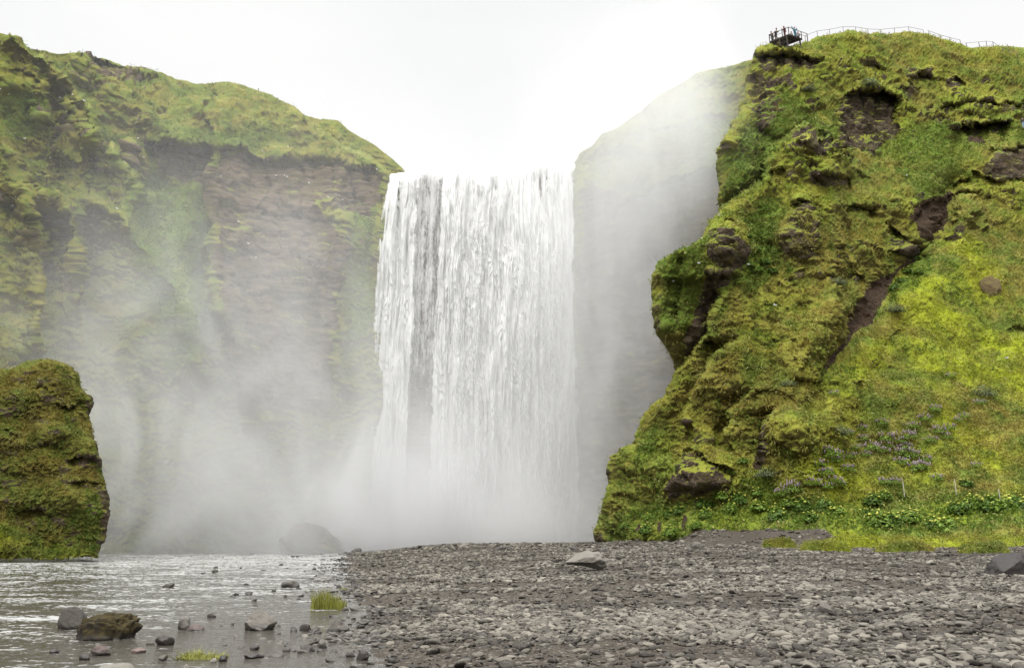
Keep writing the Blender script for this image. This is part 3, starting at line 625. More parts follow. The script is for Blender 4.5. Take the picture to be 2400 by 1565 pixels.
def curtain(name, mat, left, right, ytop, off, nu, nv, thickf, amp, seed, bottom=1300):
    v = np.linspace(0, 1, nv)[:, None]; u = np.linspace(0, 1, nu)[None]
    ly, lx = zip(*left); ry, rx = zip(*right)
    pyc = 400 + (bottom - 400) * v
    xl = np.interp(pyc, ly, lx); xr = np.interp(pyc, ry, rx); px = xl + (xr - xl) * u
    top = np.interp(px[0], *zip(*ytop)); py = top[None] + (bottom - top[None]) * v
    drop = v ** 1.0
    Y = 123.6 - 5.6 * np.sqrt(drop * 0.97 + 0.0) + off * ss(0.0, 0.12, v)
    P = at(px, py, Y); x, z = P[..., 0], P[..., 2]
    col = fbm((x + 0.5 * pn(x / 3, seed, z / 9)) / 2.0, seed, z / 34.0, 4, 0.6); fin = fbm(x / 0.7, seed + 4, z / 7.0, 3, 0.6)
    wz = z + 1.3 * pn(x / 0.9, seed, z / 3)                          # plumes: pointed lower ends
    ph = wz / 2.6 + 2.2 * pn(x / 0.55, seed + 9, z / 12) + 2.0 * pn(x / 1.7, seed + 2, z / 9); fr = ph - np.floor(ph)
    plume = (1 - fr) ** 1.6 * ss(0, 0.16, fr)
    grow = ss(0.0, 0.35, v)
    Y = Y - amp * (2.1 * col + 0.55 * fin + 0.11 * fbm(x / 0.32, seed, z / 1.2, 3, 0.6) + 0.42 * plume * grow) * ss(0, 0.05, v)
    P = at(px, py, Y)
    thick = thickf(u * np.ones_like(v), v * np.ones_like(u), px, py) + 0.45 * (1 - ss(0.0, 0.025, v)) + 0.12 * (plume - 0.3) * grow
    loc = P - np.array(FALLS.location)
    o = link(name, loc, grid_faces(nv, nu), mat, FALLS, attrs=dict(thick=thick, fu=x, fv=z + seed * 13))
    return o
FT = [(905, 409), (953, 403), (985, 402), (1042, 401), (1174, 402), (1216, 395), (1247, 385), (1352, 383)]
MF = fall_material('falling_water', 1.0); MF2 = fall_material('thin_falling_water', 0.8); MF3 = fall_material('veil_water', 0.85, 0.05, 0.85)
def edge(u, a, b): return np.minimum(ss(0, a, u), ss(0, b, 1 - u))
curtain('side_curtain', MF, [(400, 908), (450, 893), (500, 884), (560, 876), (700, 870), (850, 862), (950, 860), (1060, 862), (1300, 862)],
        [(400, 1000), (500, 992), (600, 985), (750, 985), (900, 975), (1000, 968), (1100, 965), (1300, 965)], FT, -0.6, 190, 620,
        lambda u, v, px, py: -0.25 + 1.15 * edge(u, 0.16, 0.28) + 0.08 * ss(0, 0.5, v) - 0.15 * (1 - ss(0, 0.3, v)) * np.abs(np.sin(px / 7.0)), 0.75, 3.0)
curtain('main_curtain', MF, [(400, 1030), (500, 1026), (650, 1018), (900, 1006), (1060, 1000), (1300, 990)], [(380, 1353), (600, 1354), (900, 1360), (1300, 1372)], FT, -0.3, 520, 640,
        lambda u, v, px, py: -0.1 + 1.25 * edge(u + 0.012 * pn(v * 40, 0, 3.3), 0.05, 0.06) - 0.10 * (1 - ss(0, 0.2, v)), 0.85, 8.0)
curtain('thin_veil', MF3, [(400, 960), (700, 955), (900, 950), (1300, 945)], [(400, 1060), (600, 1050), (900, 1040), (1300, 1030)], FT, 0.9, 120, 500,
        lambda u, v, px, py: 0.60 - 0.52 * ss(0.3, 0.75, v) + 0.0 * u, 0.4, 5.0)
curtain('front_plumes', MF2, [(400, 1060), (600, 1050), (900, 1030), (1300, 1010)], [(400, 1180), (600, 1175), (900, 1170), (1300, 1180)], FT, -1.5, 200, 560,
        lambda u, v, px, py: -0.2 + 0.55 * edge(u, 0.25, 0.35) * ss(0.02, 0.2, v), 0.9, 21.0)
curtain('front_plumes', MF2, [(400, 1190), (600, 1190), (900, 1190), (1300, 1200)], [(400, 1345), (600, 1350), (900, 1350), (1300, 1370)], FT, -1.5, 230, 560,
        lambda u, v, px, py: -0.2 + 0.62 * edge(u, 0.25, 0.25) * ss(0.04, 0.3, v), 0.9, 33.0)
print('falls', round(time.time() - T0, 1))

# ------------------------------------------------------------------ mist (a real volume of spray)
def mist():
    m, nt = newmat('spray_volume'); g = N(nt); P = g.obj()
    def gauss(c, s):
        d = g.vm('MULTIPLY', g.vm('SUBTRACT', P, c), tuple(1.0 / k for k in s)); r2 = g.vm('DOT_PRODUCT', d, d, 1)
        return g.math('EXPONENT', g.math('MULTIPLY', r2, -1.0))
    def add(*a):
        r = a[0]
        for b in a[1:]: r = g.math('ADD', r, b)
        return r
    mul = lambda a, b: g.math('MULTIPLY', a, b)
    base = add(mul(gauss((-15, 113, 2), (15, 7, 12)), 0.32), mul(gauss((1, 114, 0), (14, 6, 7)), 0.34), mul(gauss((-32, 108, 2), (18, 8, 9)), 0.07))
    left = add(mul(gauss((-46, 102, 12), (22, 9, 22)), 0.060), mul(gauss((-68, 90, 8), (22, 9, 20)), 0.055), mul(gauss((-30, 112, 18), (13, 6, 26)), 0.03))
    right = add(mul(gauss((20, 115, 54), (9.0, 6, 18)), 0.095), mul(gauss((15, 113, 20), (12, 6, 32)), 0.15), mul(gauss((26, 114, 64), (7, 5, 16)), 0.08))
    wis = g.noise(g.scale(P, (0.085, 0.07, 0.055)), 1.0, 5, 0.6, 1.2)
    w = g.ramp(wis, 0.34, 0.66)
    wr = g.ramp(g.noise(g.scale(P, (0.16, 0.12, 0.03)), 1.0, 4, 0.6, 0.4), 0.32, 0.68)
    right = add(right, mul(gauss((25, 100, 58), (4.5, 6, 13)), 0.05), mul(gauss((-4, 113, 16), (16, 5, 20)), 0.030))
    dens = add(mul(base, g.math('ADD', 0.55, mul(w, 0.7))), add(mul(left, g.math('ADD', 0.30, mul(w, 1.3))), mul(right, g.math('ADD', 0.65, mul(wr, 0.6)))))
    dens = g.math('ADD', dens, mul(gauss((-48, 108, 20), (46, 26, 48)), 0.0055))
    v = g.node('ShaderNodeVolumePrincipled'); v.inputs['Color'].default_value = (0.97, 0.975, 0.98, 1); v.inputs['Anisotropy'].default_value = 0.0
    nt.links.new(dens, v.inputs['Density']); v.inputs['Density Attribute'].default_value = ''
    g.out(None, v.outputs[0])
    mb = MB(); mb.box((-22, 103, 44), (150, 43, 92)); o = mb.build('mist', m)
    tag(o, 'white spray cloud drifting out from the foot of the waterfall', kind='stuff')
if not globals().get('NOMIST'): mist()

# ------------------------------------------------------------------ light, sky, camera
w = bpy.data.worlds.new('World'); SC.world = w; w.use_nodes = True; nt = w.node_tree; nt.nodes.clear(); g = N(nt)
sky = g.node('ShaderNodeTexSky', sky_type='NISHITA'); sky.sun_disc = False; sky.sun_elevation = R(52); sky.sun_rotation = R(200); sky.dust_density = 4; sky.air_density = 1.5
hs = g.node('ShaderNodeHueSaturation'); hs.inputs['Saturation'].default_value = 0.15; nt.links.new(sky.outputs[0], hs.inputs['Color'])
tc = g.node('ShaderNodeTexCoord'); sx = g.node('ShaderNodeSeparateXYZ'); nt.links.new(tc.outputs['Generated'], sx.inputs[0])
cl = g.noise(g.scale(tc.outputs['Generated'], (1, 1, 2)), 1.7, 4, 0.5)
cloud = g.mix(g.ramp(cl, 0.3, 0.7), (8.2, 8.2, 8.25), (9.0, 8.97, 8.92))
grad = g.math('ADD', 0.49, g.math('MULTIPLY', g.ramp(sx.outputs[2], 0.60, 0.95), 2.5))
cloud = g.vm('SCALE', cloud); cloud.node.inputs[3].default_value = 1; nt.links.new(grad, cloud.node.inputs[3])
mixc = g.mix(0.85, hs.outputs[0], cloud)
bg = g.node('ShaderNodeBackground'); nt.links.new(mixc, bg.inputs[0]); bg.inputs[1].default_value = 0.12
ow = g.node('ShaderNodeOutputWorld'); nt.links.new(bg.outputs[0], ow.inputs[0])
sl = bpy.data.lights.new('sun', 'SUN'); sl.energy = 1.1; sl.angle = R(20); sl.color = (1, 0.96, 0.9)
so = bpy.data.objects.new('sun', sl); COL.objects.link(so)
az, el = R(200), R(52); dirv = Vector((math.sin(az) * math.cos(el), math.cos(az) * math.cos(el), math.sin(el)))
so.rotation_euler = dirv.to_track_quat('Z', 'Y').to_euler()
cam = bpy.data.cameras.new('camera'); co = bpy.data.objects.new('camera', cam); COL.objects.link(co)
cam.sensor_width = 36; cam.lens = 36 * F / 2400; cam.clip_end = 3000; cam.clip_start = 0.05
co.location = (0, 0, CAMZ); co.rotation_euler = (math.pi / 2 + PITCH, 0, 0); SC.camera = co
SC.view_settings.view_transform = 'Standard'; SC.view_settings.look = 'None'; SC.view_settings.exposure = 0.95; SC.view_settings.gamma = 1
SC.cycles.volume_bounces = 3; SC.cycles.max_bounces = 8; SC.cycles.diffuse_bounces = 3; SC.cycles.transparent_max_bounces = 12
SC.cycles.volume_step_rate = 1.0; SC.cycles.volume_max_steps = 256
print('total', round(time.time() - T0, 1))

# ------------------------------------------------------------------ stones
def stone_material(name, dark, pale, rough=0.8, moss=0.0, mosscol=(0.075, 0.060, 0.018), spec=0.3, sc=1.0):
    m, nt = newmat(name); g = N(nt); P = g.obj()
    sh = g.attr('shade'); wet = g.attr('wet')
    n = g.noise(P, 5.0 * sc, 5, 0.65); n2 = g.noise(P, 30.0 * sc, 3, 0.6)
    c = g.mix(g.math('ADD', g.math('MULTIPLY', sh, 1.0), g.math('MULTIPLY', g.math('SUBTRACT', n, 0.5), 0.7), clamp=True), dark, pale)
    c = g.mix(g.math('MULTIPLY', g.ramp(n2, 0.55, 0.75), 0.35), c, tuple(min(0.5, p * 1.3) for p in pale))
    if moss:
        geo = g.node('ShaderNodeNewGeometry'); s = g.node('ShaderNodeSeparateXYZ'); nt.links.new(geo.outputs['Normal'], s.inputs[0])
        mm = g.ramp(g.math('ADD', g.math('MULTIPLY', s.outputs[2], 0.35), g.noise(P, 3.0 * sc, 5, 0.7)), 0.75 - moss * 0.5, 0.95 - moss * 0.5)
        mc = g.mix(g.ramp(g.noise(P, 12 * sc, 4, 0.7), 0.4, 0.62), mosscol, tuple(k * 2.1 for k in mosscol)); c = g.mix(mm, c, mc)
    c = g.mix(g.math('MULTIPLY', wet, 0.72), c, (0.022, 0.020, 0.019))
    r = g.math('SUBTRACT', rough, g.math('MULTIPLY', wet, rough - 0.28))
    h = g.math('ADD', n, g.math('MULTIPLY', n2, 0.4))
    g.out(g.bsdf(c, r, g.bump(h, 0.45, 0.03 / sc), spec).outputs[0]); return m
M_STONE = stone_material('basalt_gravel', (0.030, 0.026, 0.021), (0.205, 0.187, 0.153))
M_PALE = stone_material('pale_rock', (0.09, 0.082, 0.07), (0.27, 0.25, 0.215))
M_DARK = stone_material('dark_rock', (0.018, 0.015, 0.013), (0.065, 0.055, 0.047), 0.6)
M_RED = stone_material('reddish_rock', (0.05, 0.034, 0.030), (0.13, 0.095, 0.082), 0.65)
M_GREY = stone_material('grey_rock', (0.045, 0.041, 0.036), (0.165, 0.15, 0.13))
M_MOSSY = stone_material('mossy_rock', (0.018, 0.014, 0.010), (0.05, 0.04, 0.028), 0.9, 0.62, (0.020, 0.015, 0.004))
M_FARROCK = stone_material('misty_rock', (0.035, 0.035, 0.032), (0.08, 0.078, 0.068), 0.9, 0.15, sc=0.15)

def stone_shape(seed, sub, cuts=7, flat=1.0, rough=0.12, f0=1.1):
    r = np.random.default_rng(seed); v, f = SPH[sub]; v = v.copy()
    v = v * (1 + 0.28 * fbm(v[:, 0] * f0 + seed * 3.7, v[:, 1] * f0, v[:, 2] * f0 + seed, 3, 0.5))[:, None]
    for _ in range(cuts):
        n = r.normal(size=3); n[2] *= 0.8; n /= np.linalg.norm(n); d = r.uniform(0.50, 0.85)
        ov = np.maximum(v @ n - d, 0); v -= (ov * r.uniform(0.8, 0.97))[:, None] * n
    if rough and sub > 2: v = v * (1 + rough * 0.35 * fbm(v[:, 0] * 4 + seed, v[:, 1] * 4, v[:, 2] * 4, 4, 0.55))[:, None]
    v /= np.abs(v).max(0); v[:, 2] *= flat
    return v, f

def boulder(label, x0, x1, ytop, ybase, mat, seed, name='boulder', cat='boulder', water=False, Y=None, sub=5, depth=0.8, shade=0.5, wetline=0.0, cuts=7, group=None, yaw=0.0, sink=0.55, tilt=0.0, mod=None, rough=0.12):
    xc = (x0 + x1) / 2
    p = on_ground(xc, ybase, water) if Y is None else Vector(at(xc, ybase, Y).tolist())
    q0 = at(x0, ybase, p.y); q1 = at(x1, ybase, p.y); top = at(xc, ytop, p.y)
    w = abs(q1[0] - q0[0]); h = top[2] - p.z
    v, f = stone_shape(seed, sub, cuts, 1.0, rough)
    hw = w / 2; dp = hw * depth; H = h * (1 + sink)
    V = v * np.array([hw, dp, H / 2]); 
    if mod is not None: V = mod(V, hw, dp, H)
    V[:, 2] += H / 2 - h * sink
    if tilt: V[:, 2] += V[:, 0] * tilt
    o = link(name, V, f, mat, attrs=dict(shade=np.full(len(V), shade) + 0 * V[:, 0], wet=ss(wetline + 0.02, wetline * 0.3 - 0.01, V[:, 2]) if wetline else 0 * V[:, 0]))
    o.location = (p.x, p.y + dp * 0.6, p.z); o.rotation_euler.z = yaw
    tag(o, label, cat, group); return o

GW = 'boulders and stones lying in the river'
boulder('large rounded brown boulder covered in dark moss, sitting in the river', 158, 312, 1436, 1498, M_MOSSY, 6, water=True, depth=0.62, cuts=3, mod=lambda V, hw, dp, H: np.sign(V) * np.array([hw, dp, H / 2]) * np.abs(V / np.array([hw, dp, H / 2])) ** 0.7, wetline=0.06, shade=0.3, rough=0.6, group=GW)
boulder('angular grey slab rising behind the mossy boulder in the river', 130, 196, 1420, 1474, M_GREY, 14, water=True, depth=0.7, cuts=12, tilt=-0.25, wetline=0.05, shade=0.15, group=GW)
boulder('pale grey boulder with rounded peak and wet dark base in the river', 567, 641, 1430, 1477, M_PALE, 22, water=True, depth=0.8, cuts=8, wetline=0.13, shade=0.35, group=GW)
boulder('grey pointed stone touching a reddish one in the river', 406, 443, 1446, 1475, M_GREY, 31, water=True, cuts=9, wetline=0.05, group=GW, sub=4)
boulder('reddish flat stone touching the grey pointed one', 430, 474, 1456, 1477, M_RED, 35, water=True, cuts=10, wetline=0.04, group=GW, sub=4)
boulder('dark triangular wedge of wet rock standing in the stream', 359, 404, 1487, 1512, M_DARK, 41, water=True, cuts=12, wetline=0.05, group=GW, sub=4, tilt=-0.3)
boulder('dull red rounded boulder low in the water near the dark pebble', 202, 261, 1513, 1536, M_RED, 47, water=True, wetline=0.07, group=GW, sub=4, shade=0.3)
boulder('small round black stone beside the dull red boulder', 183, 209, 1532, 1546, M_DARK, 52, water=True, wetline=0.1, group=GW, sub=4, cuts=3)
boulder('brown grey stone alone in the middle of the rippling river', 378, 407, 1365, 1377, M_GREY, 58, water=True, wetline=0.05, group=GW, sub=4, shade=0.2)
boulder('brown humped boulder in mid river beyond the grass tuft', 654, 701, 1357, 1376, M_GREY, 63, water=True, wetline=0.05, group=GW, sub=4, shade=0.25)
boulder('small black stone behind and between the reddish and pale boulders', 480, 506, 1434, 1446, M_DARK, 67, water=True, wetline=0.05, group=GW, sub=4)
boulder('broad grey brown boulder at the water edge under the grass tuft', 756, 812, 1450, 1480, M_GREY, 72, water=True, wetline=0.06, group=GW, sub=4, shade=0.35)
boulder('small smooth olive stone leaning on the broad grey brown boulder', 792, 818, 1463, 1481, M_GREY, 77, water=True, group=GW, sub=4, shade=0.15, cuts=3, wetline=0.03)
boulder('upright grey stone with a wet lower half in the still shallows', 743, 766, 1494, 1518, M_GREY, 81, water=True, wetline=0.08, group=GW, sub=4, shade=0.6)
boulder('pale rough flat rock cut off by the bottom of the photo', 178, 330, 1547, 1600, M_PALE, 86, water=True, depth=0.5, shade=0.3, group=GW)
boulder('tiny pale rounded stone at the bottom edge of the river', 425, 444, 1555, 1574, M_PALE, 91, water=True, group=GW, sub=4, cuts=3)
boulder('black glossy stone next to the floating weed', 507, 531, 1535, 1550, M_DARK, 95, water=True, wetline=0.1, group=GW, sub=4)
boulder('white grey stone between the floating weed and the black glossy stone', 490, 509, 1541, 1552, M_PALE, 99, water=True, group=GW, sub=4)
boulder('slate grey block just left of the floating weed', 369, 392, 1533, 1547, M_GREY, 104, water=True, group=GW, sub=4, cuts=10, wetline=0.04)
boulder('flat pinkish stone awash below the dark triangular wedge', 299, 338, 1519, 1529, M_RED, 109, water=True, group=GW, sub=4, shade=0.9)
boulder('dark wet boulder half out of the water at the gravel edge', 830, 864, 1522, 1547, M_DARK, 113, water=True, wetline=0.05, group=GW, sub=4)
boulder('low dark flat stone in the still shallows left of the upright one', 702, 735, 1513, 1526, M_GREY, 118, water=True, group=GW, sub=4, shade=0.1, wetline=0.05)
for x0, x1, y0, y1, s in [(698, 728, 1461, 1478, 121), (676, 696, 1468, 1479, 122), (727, 747, 1465, 1479, 123), (571, 592, 1385, 1393, 124), (635, 646, 1380, 1387, 125), (681, 692, 1299, 1305, 126), (652, 664, 1320, 1325, 127), (730, 741, 1329, 1335, 128), (494, 512, 1333, 1341, 129),
                          (497, 511, 1326, 1331, 130), (560, 568, 1328, 1332, 131), (660, 682, 1514, 1526, 132), (582, 606, 1510, 1522, 133), (564, 614, 1531, 1542, 134), (664, 672, 1392, 1398, 135), (540, 549, 1458, 1463, 136), (111, 134, 1520, 1530, 137), (808, 832, 1523, 1540, 138),
                          (545, 560, 1388, 1394, 139), (760, 770, 1382, 1388, 140), (786, 800, 1368, 1376, 141), (775, 784, 1352, 1357, 142), (820, 836, 1364, 1373, 143), (740, 752, 1357, 1362, 144), (800, 812, 1384, 1392, 145), (826, 846, 1388, 1398, 146), (780, 800, 1395, 1405, 147), (470, 480, 1340, 1344, 148)]:
    boulder('small dark wet stone poking out of the river', x0, x1, y0, y1, M_DARK if s % 3 else M_GREY, s, name='stone', cat='stone', water=True, wetline=0.05, group='small dark stones in the river', sub=3, shade=0.35)

def overhang(V, hw, dp, H):        # underside lifted at the left front so the rock rests on its right end
    u = V[:, 0] / hw; low = ss(0.15, -0.6, V[:, 2] / (H / 2)); V = V.copy()
    V[:, 2] += low * H * 0.34 * ss(0.75, -0.2, u); V[:, 2] += 0.10 * H * u * 0 ; V[:, 2] *= 1; return V
boulder('big pale flat topped boulder with a hollow underside on the gravel', 1312, 1436, 1289, 1338, M_PALE, 203, depth=0.75, cuts=7, shade=0.25, mod=overhang, tilt=0.06, sink=0.2)
boulder('dark brown boulder at the right edge of the gravel', 2331, 2450, 1296, 1348, M_DARK, 207, depth=0.8, shade=0.0, tilt=0.12)
boulder('angular grey boulder in front of the green slope foot', 1616, 1650, 1265, 1288, M_GREY, 211, sub=4, cuts=10)
boulder('brown rounded stone on the far crest of the gravel', 1155, 1187, 1279, 1291, M_GREY, 213, sub=4, shade=0.1, cuts=3)
boulder('dark flat stone on the crest left of the big pale boulder', 1332, 1357, 1280, 1291, M_DARK, 217, sub=4)
boulder('dark flat stone behind the big pale boulder', 1404, 1430, 1282, 1294, M_GREY, 219, sub=4, shade=0.1)
boulder('olive domed stone among the gravel right of centre', 1922, 1962, 1411, 1438, M_GREY, 223, sub=4, shade=0.4, cuts=4)
boulder('pale stone with moss at the dark sand in front of the slope', 1757, 1778, 1272, 1286, M_PALE, 227, sub=4)
boulder('mossy dark stone left of a pale one on the dark sand', 1733, 1756, 1276, 1287, M_MOSSY, 229, sub=4)
boulder('pale wedge shaped stone leaning on the small grass mound', 1812, 1834, 1263, 1278, M_PALE, 231, sub=4, cuts=10)
boulder('large dim boulder standing in the spray at the far bank', 640, 806, 1226, 1294, M_FARROCK, 241, Y=106, depth=0.7, shade=0.4, tilt=-0.22, cuts=6)
boulder('small dim rock beside the large one in the spray', 822, 850, 1283, 1294, M_FARROCK, 243, Y=100, depth=0.7, sub=4)
def hpick(px, py):
    i = np.argmin((HPX - px) ** 2 + (HPY - py) ** 2); i, j = np.unravel_index(i, HPX.shape); return HILL[i, j], HNRM[i, j]
p_, n_ = hpick(2325, 684)
o = boulder('brown boulder half sunk in the bright grass slope', 2297, 2354, 634, 688, stone_material('brown_crag', (0.05, 0.035, 0.02), (0.13, 0.095, 0.05), 0.9, 0.55, (0.085, 0.070, 0.018)), 251, Y=float(p_[1]) - 0.6, depth=0.7, shade=1.0, sink=0.35, cuts=9)

# -------- gravel: loose stones too many to count, plus the larger cobbles one by one
def build_gravel():
    r = np.random.default_rng(5); Vs = []; Fs = []; sh = []; we = []; n0 = 0
    near = [stone_shape(500 + i, 2, r.integers(4, 9), 1.0, 0, 1.0) for i in range(14)]; far = [stone_shape(600 + i, 1, 5, 1.0, 0, 1.0) for i in range(10)]
    far = [(v, f) for v, f in far]
    def sample(n, y0, y1, rm, rs, shapes, cover):
        nonlocal n0
        Y = np.sqrt(r.uniform(y0 * y0, y1 * y1, n)); X = (r.uniform(-0.50, 0.84, n)) * Y
        s = X - shore(Y)
        keep = (s > -5) & ((s > 0.1) | (r.random(n) < 0.5 * np.exp(s / 0.9)))
        # patches of bare soil, streaked along the bank
        pat = fbm((X + 0.3 * Y) / 3.6, (Y - 0.2 * X) / 3.0, 4.4, 4, 0.6)
        keep &= (r.random(n) < np.clip(cover * (0.74 - 1.0 * ss(-0.08, 0.42, pat)) , 0.12, 1)) 
        X, Y, s = X[keep], Y[keep], s[keep]; k = len(X)
        rad = 0.88 * rm * np.exp(rs * r.normal(size=k)); rad = np.minimum(rad, rm * 2.6)
        Z = np.maximum(bank_h(X, Y), -0.03); a = r.uniform(0, 2 * np.pi, k); fl = r.uniform(0.22, 0.55, k); el = r.uniform(0.6, 1.0, k)
        tx = r.normal(size=k) * 0.22; ty = r.normal(size=k) * 0.22; idx = r.integers(0, len(shapes), k)
        shade = np.clip(r.beta(1.2, 1.7, k) + 0.15 * pn(X / 2, Y / 2, 7) - 0.45 * ss(-0.15, 0.35, fbm((X + 0.3 * Y) / 3.6, (Y - 0.2 * X) / 3.0, 4.4, 4, 0.6)), 0, 1); wet = ss(0.9, -0.1, s) * r.uniform(0.5, 1, k)
        for i, (v, f) in enumerate(shapes):
            q = np.where(idx == i)[0]
            if not len(q): continue
            ca, sa = np.cos(a[q])[:, None], np.sin(a[q])[:, None]
            x = v[None, :, 0] * rad[q][:, None]; y = v[None, :, 1] * (rad * el)[q][:, None]; z = v[None, :, 2] * (rad * fl)[q][:, None]
            z = z + x * tx[q][:, None] + y * ty[q][:, None]
            W = np.stack([x * ca - y * sa + X[q][:, None], x * sa + y * ca + Y[q][:, None], z + (Z + rad * fl * 0.35)[q][:, None]], -1)
            m = len(v); Vs.append(W.reshape(-1, 3)); Fs.append((f[None] + (n0 + np.arange(len(q)) * m)[:, None, None]).reshape(-1, 3)); n0 += len(q) * m
            sh.append(np.repeat(shade[q], m)); we.append(np.repeat(wet[q], m))
        return k
    a = sample(62000, 7.5, 16, 0.036, 0.52, near, 1.7); b = sample(60000, 15, 30, 0.044, 0.5, near, 1.3)
    c = sample(75000, 29, 62, 0.075, 0.42, far, 1.0); d = sample(50000, 60, 118, 0.14, 0.40, far, 0.9)
    e = sample(80000, 7.5, 17, 0.016, 0.3, far, 1.7)
    print('gravel stones', a, b, c, d, e)
    o = link('gravel', np.vstack(Vs), np.vstack(Fs), M_STONE, smooth=True, attrs=dict(shade=np.concatenate(sh), wet=np.concatenate(we)))
    tag(o, 'loose grey and brown river gravel covering the bank', kind='stuff')
build_gravel()
def build_cobbles():
    r = np.random.default_rng(15); prot = []
    for i in range(12):
        v, f = stone_shape(700 + i, 3, r.integers(4, 10), 1.0, 0.1)
        o = link('cobble', v * np.array([1, 0.8, 0.5]), f, [M_STONE, M_GREY, M_STONE, M_STONE][i % 4], attrs=dict(shade=np.full(len(v), r.uniform(0.3, 0.9)), wet=np.zeros(len(v))))
        tag(o, 'smooth grey cobble lying among the smaller gravel', 'cobble', 'larger cobbles on the gravel bank'); prot.append(o)
    k = 0
    while k < 250:
        Y = 8.8 + 15 * r.random() ** 1.3; X = r.uniform(-0.2, 0.70) * Y
        if X - shore(Y) < 0.15: continue
        if k < 12: o = prot[k]
        else: o = prot[r.integers(0, 12)].copy(); COL.objects.link(o)
        rad = min(0.060 * math.exp(0.3 * r.normal()), 0.13) * (0.8 + Y / 45); sx = rad * r.uniform(0.9, 1.35)
        o.scale = (sx, rad * r.uniform(0.7, 1.1), rad * r.uniform(0.6, 1.2)); z = float(bank_h(np.array(X), np.array(Y)))
        o.rotation_euler = (r.normal() * 0.12, r.normal() * 0.12, r.uniform(-0.9, 0.9)); o.location = (X, Y, z + rad * 0.22); k += 1
build_cobbles()
print('stones', round(time.time() - T0, 1))

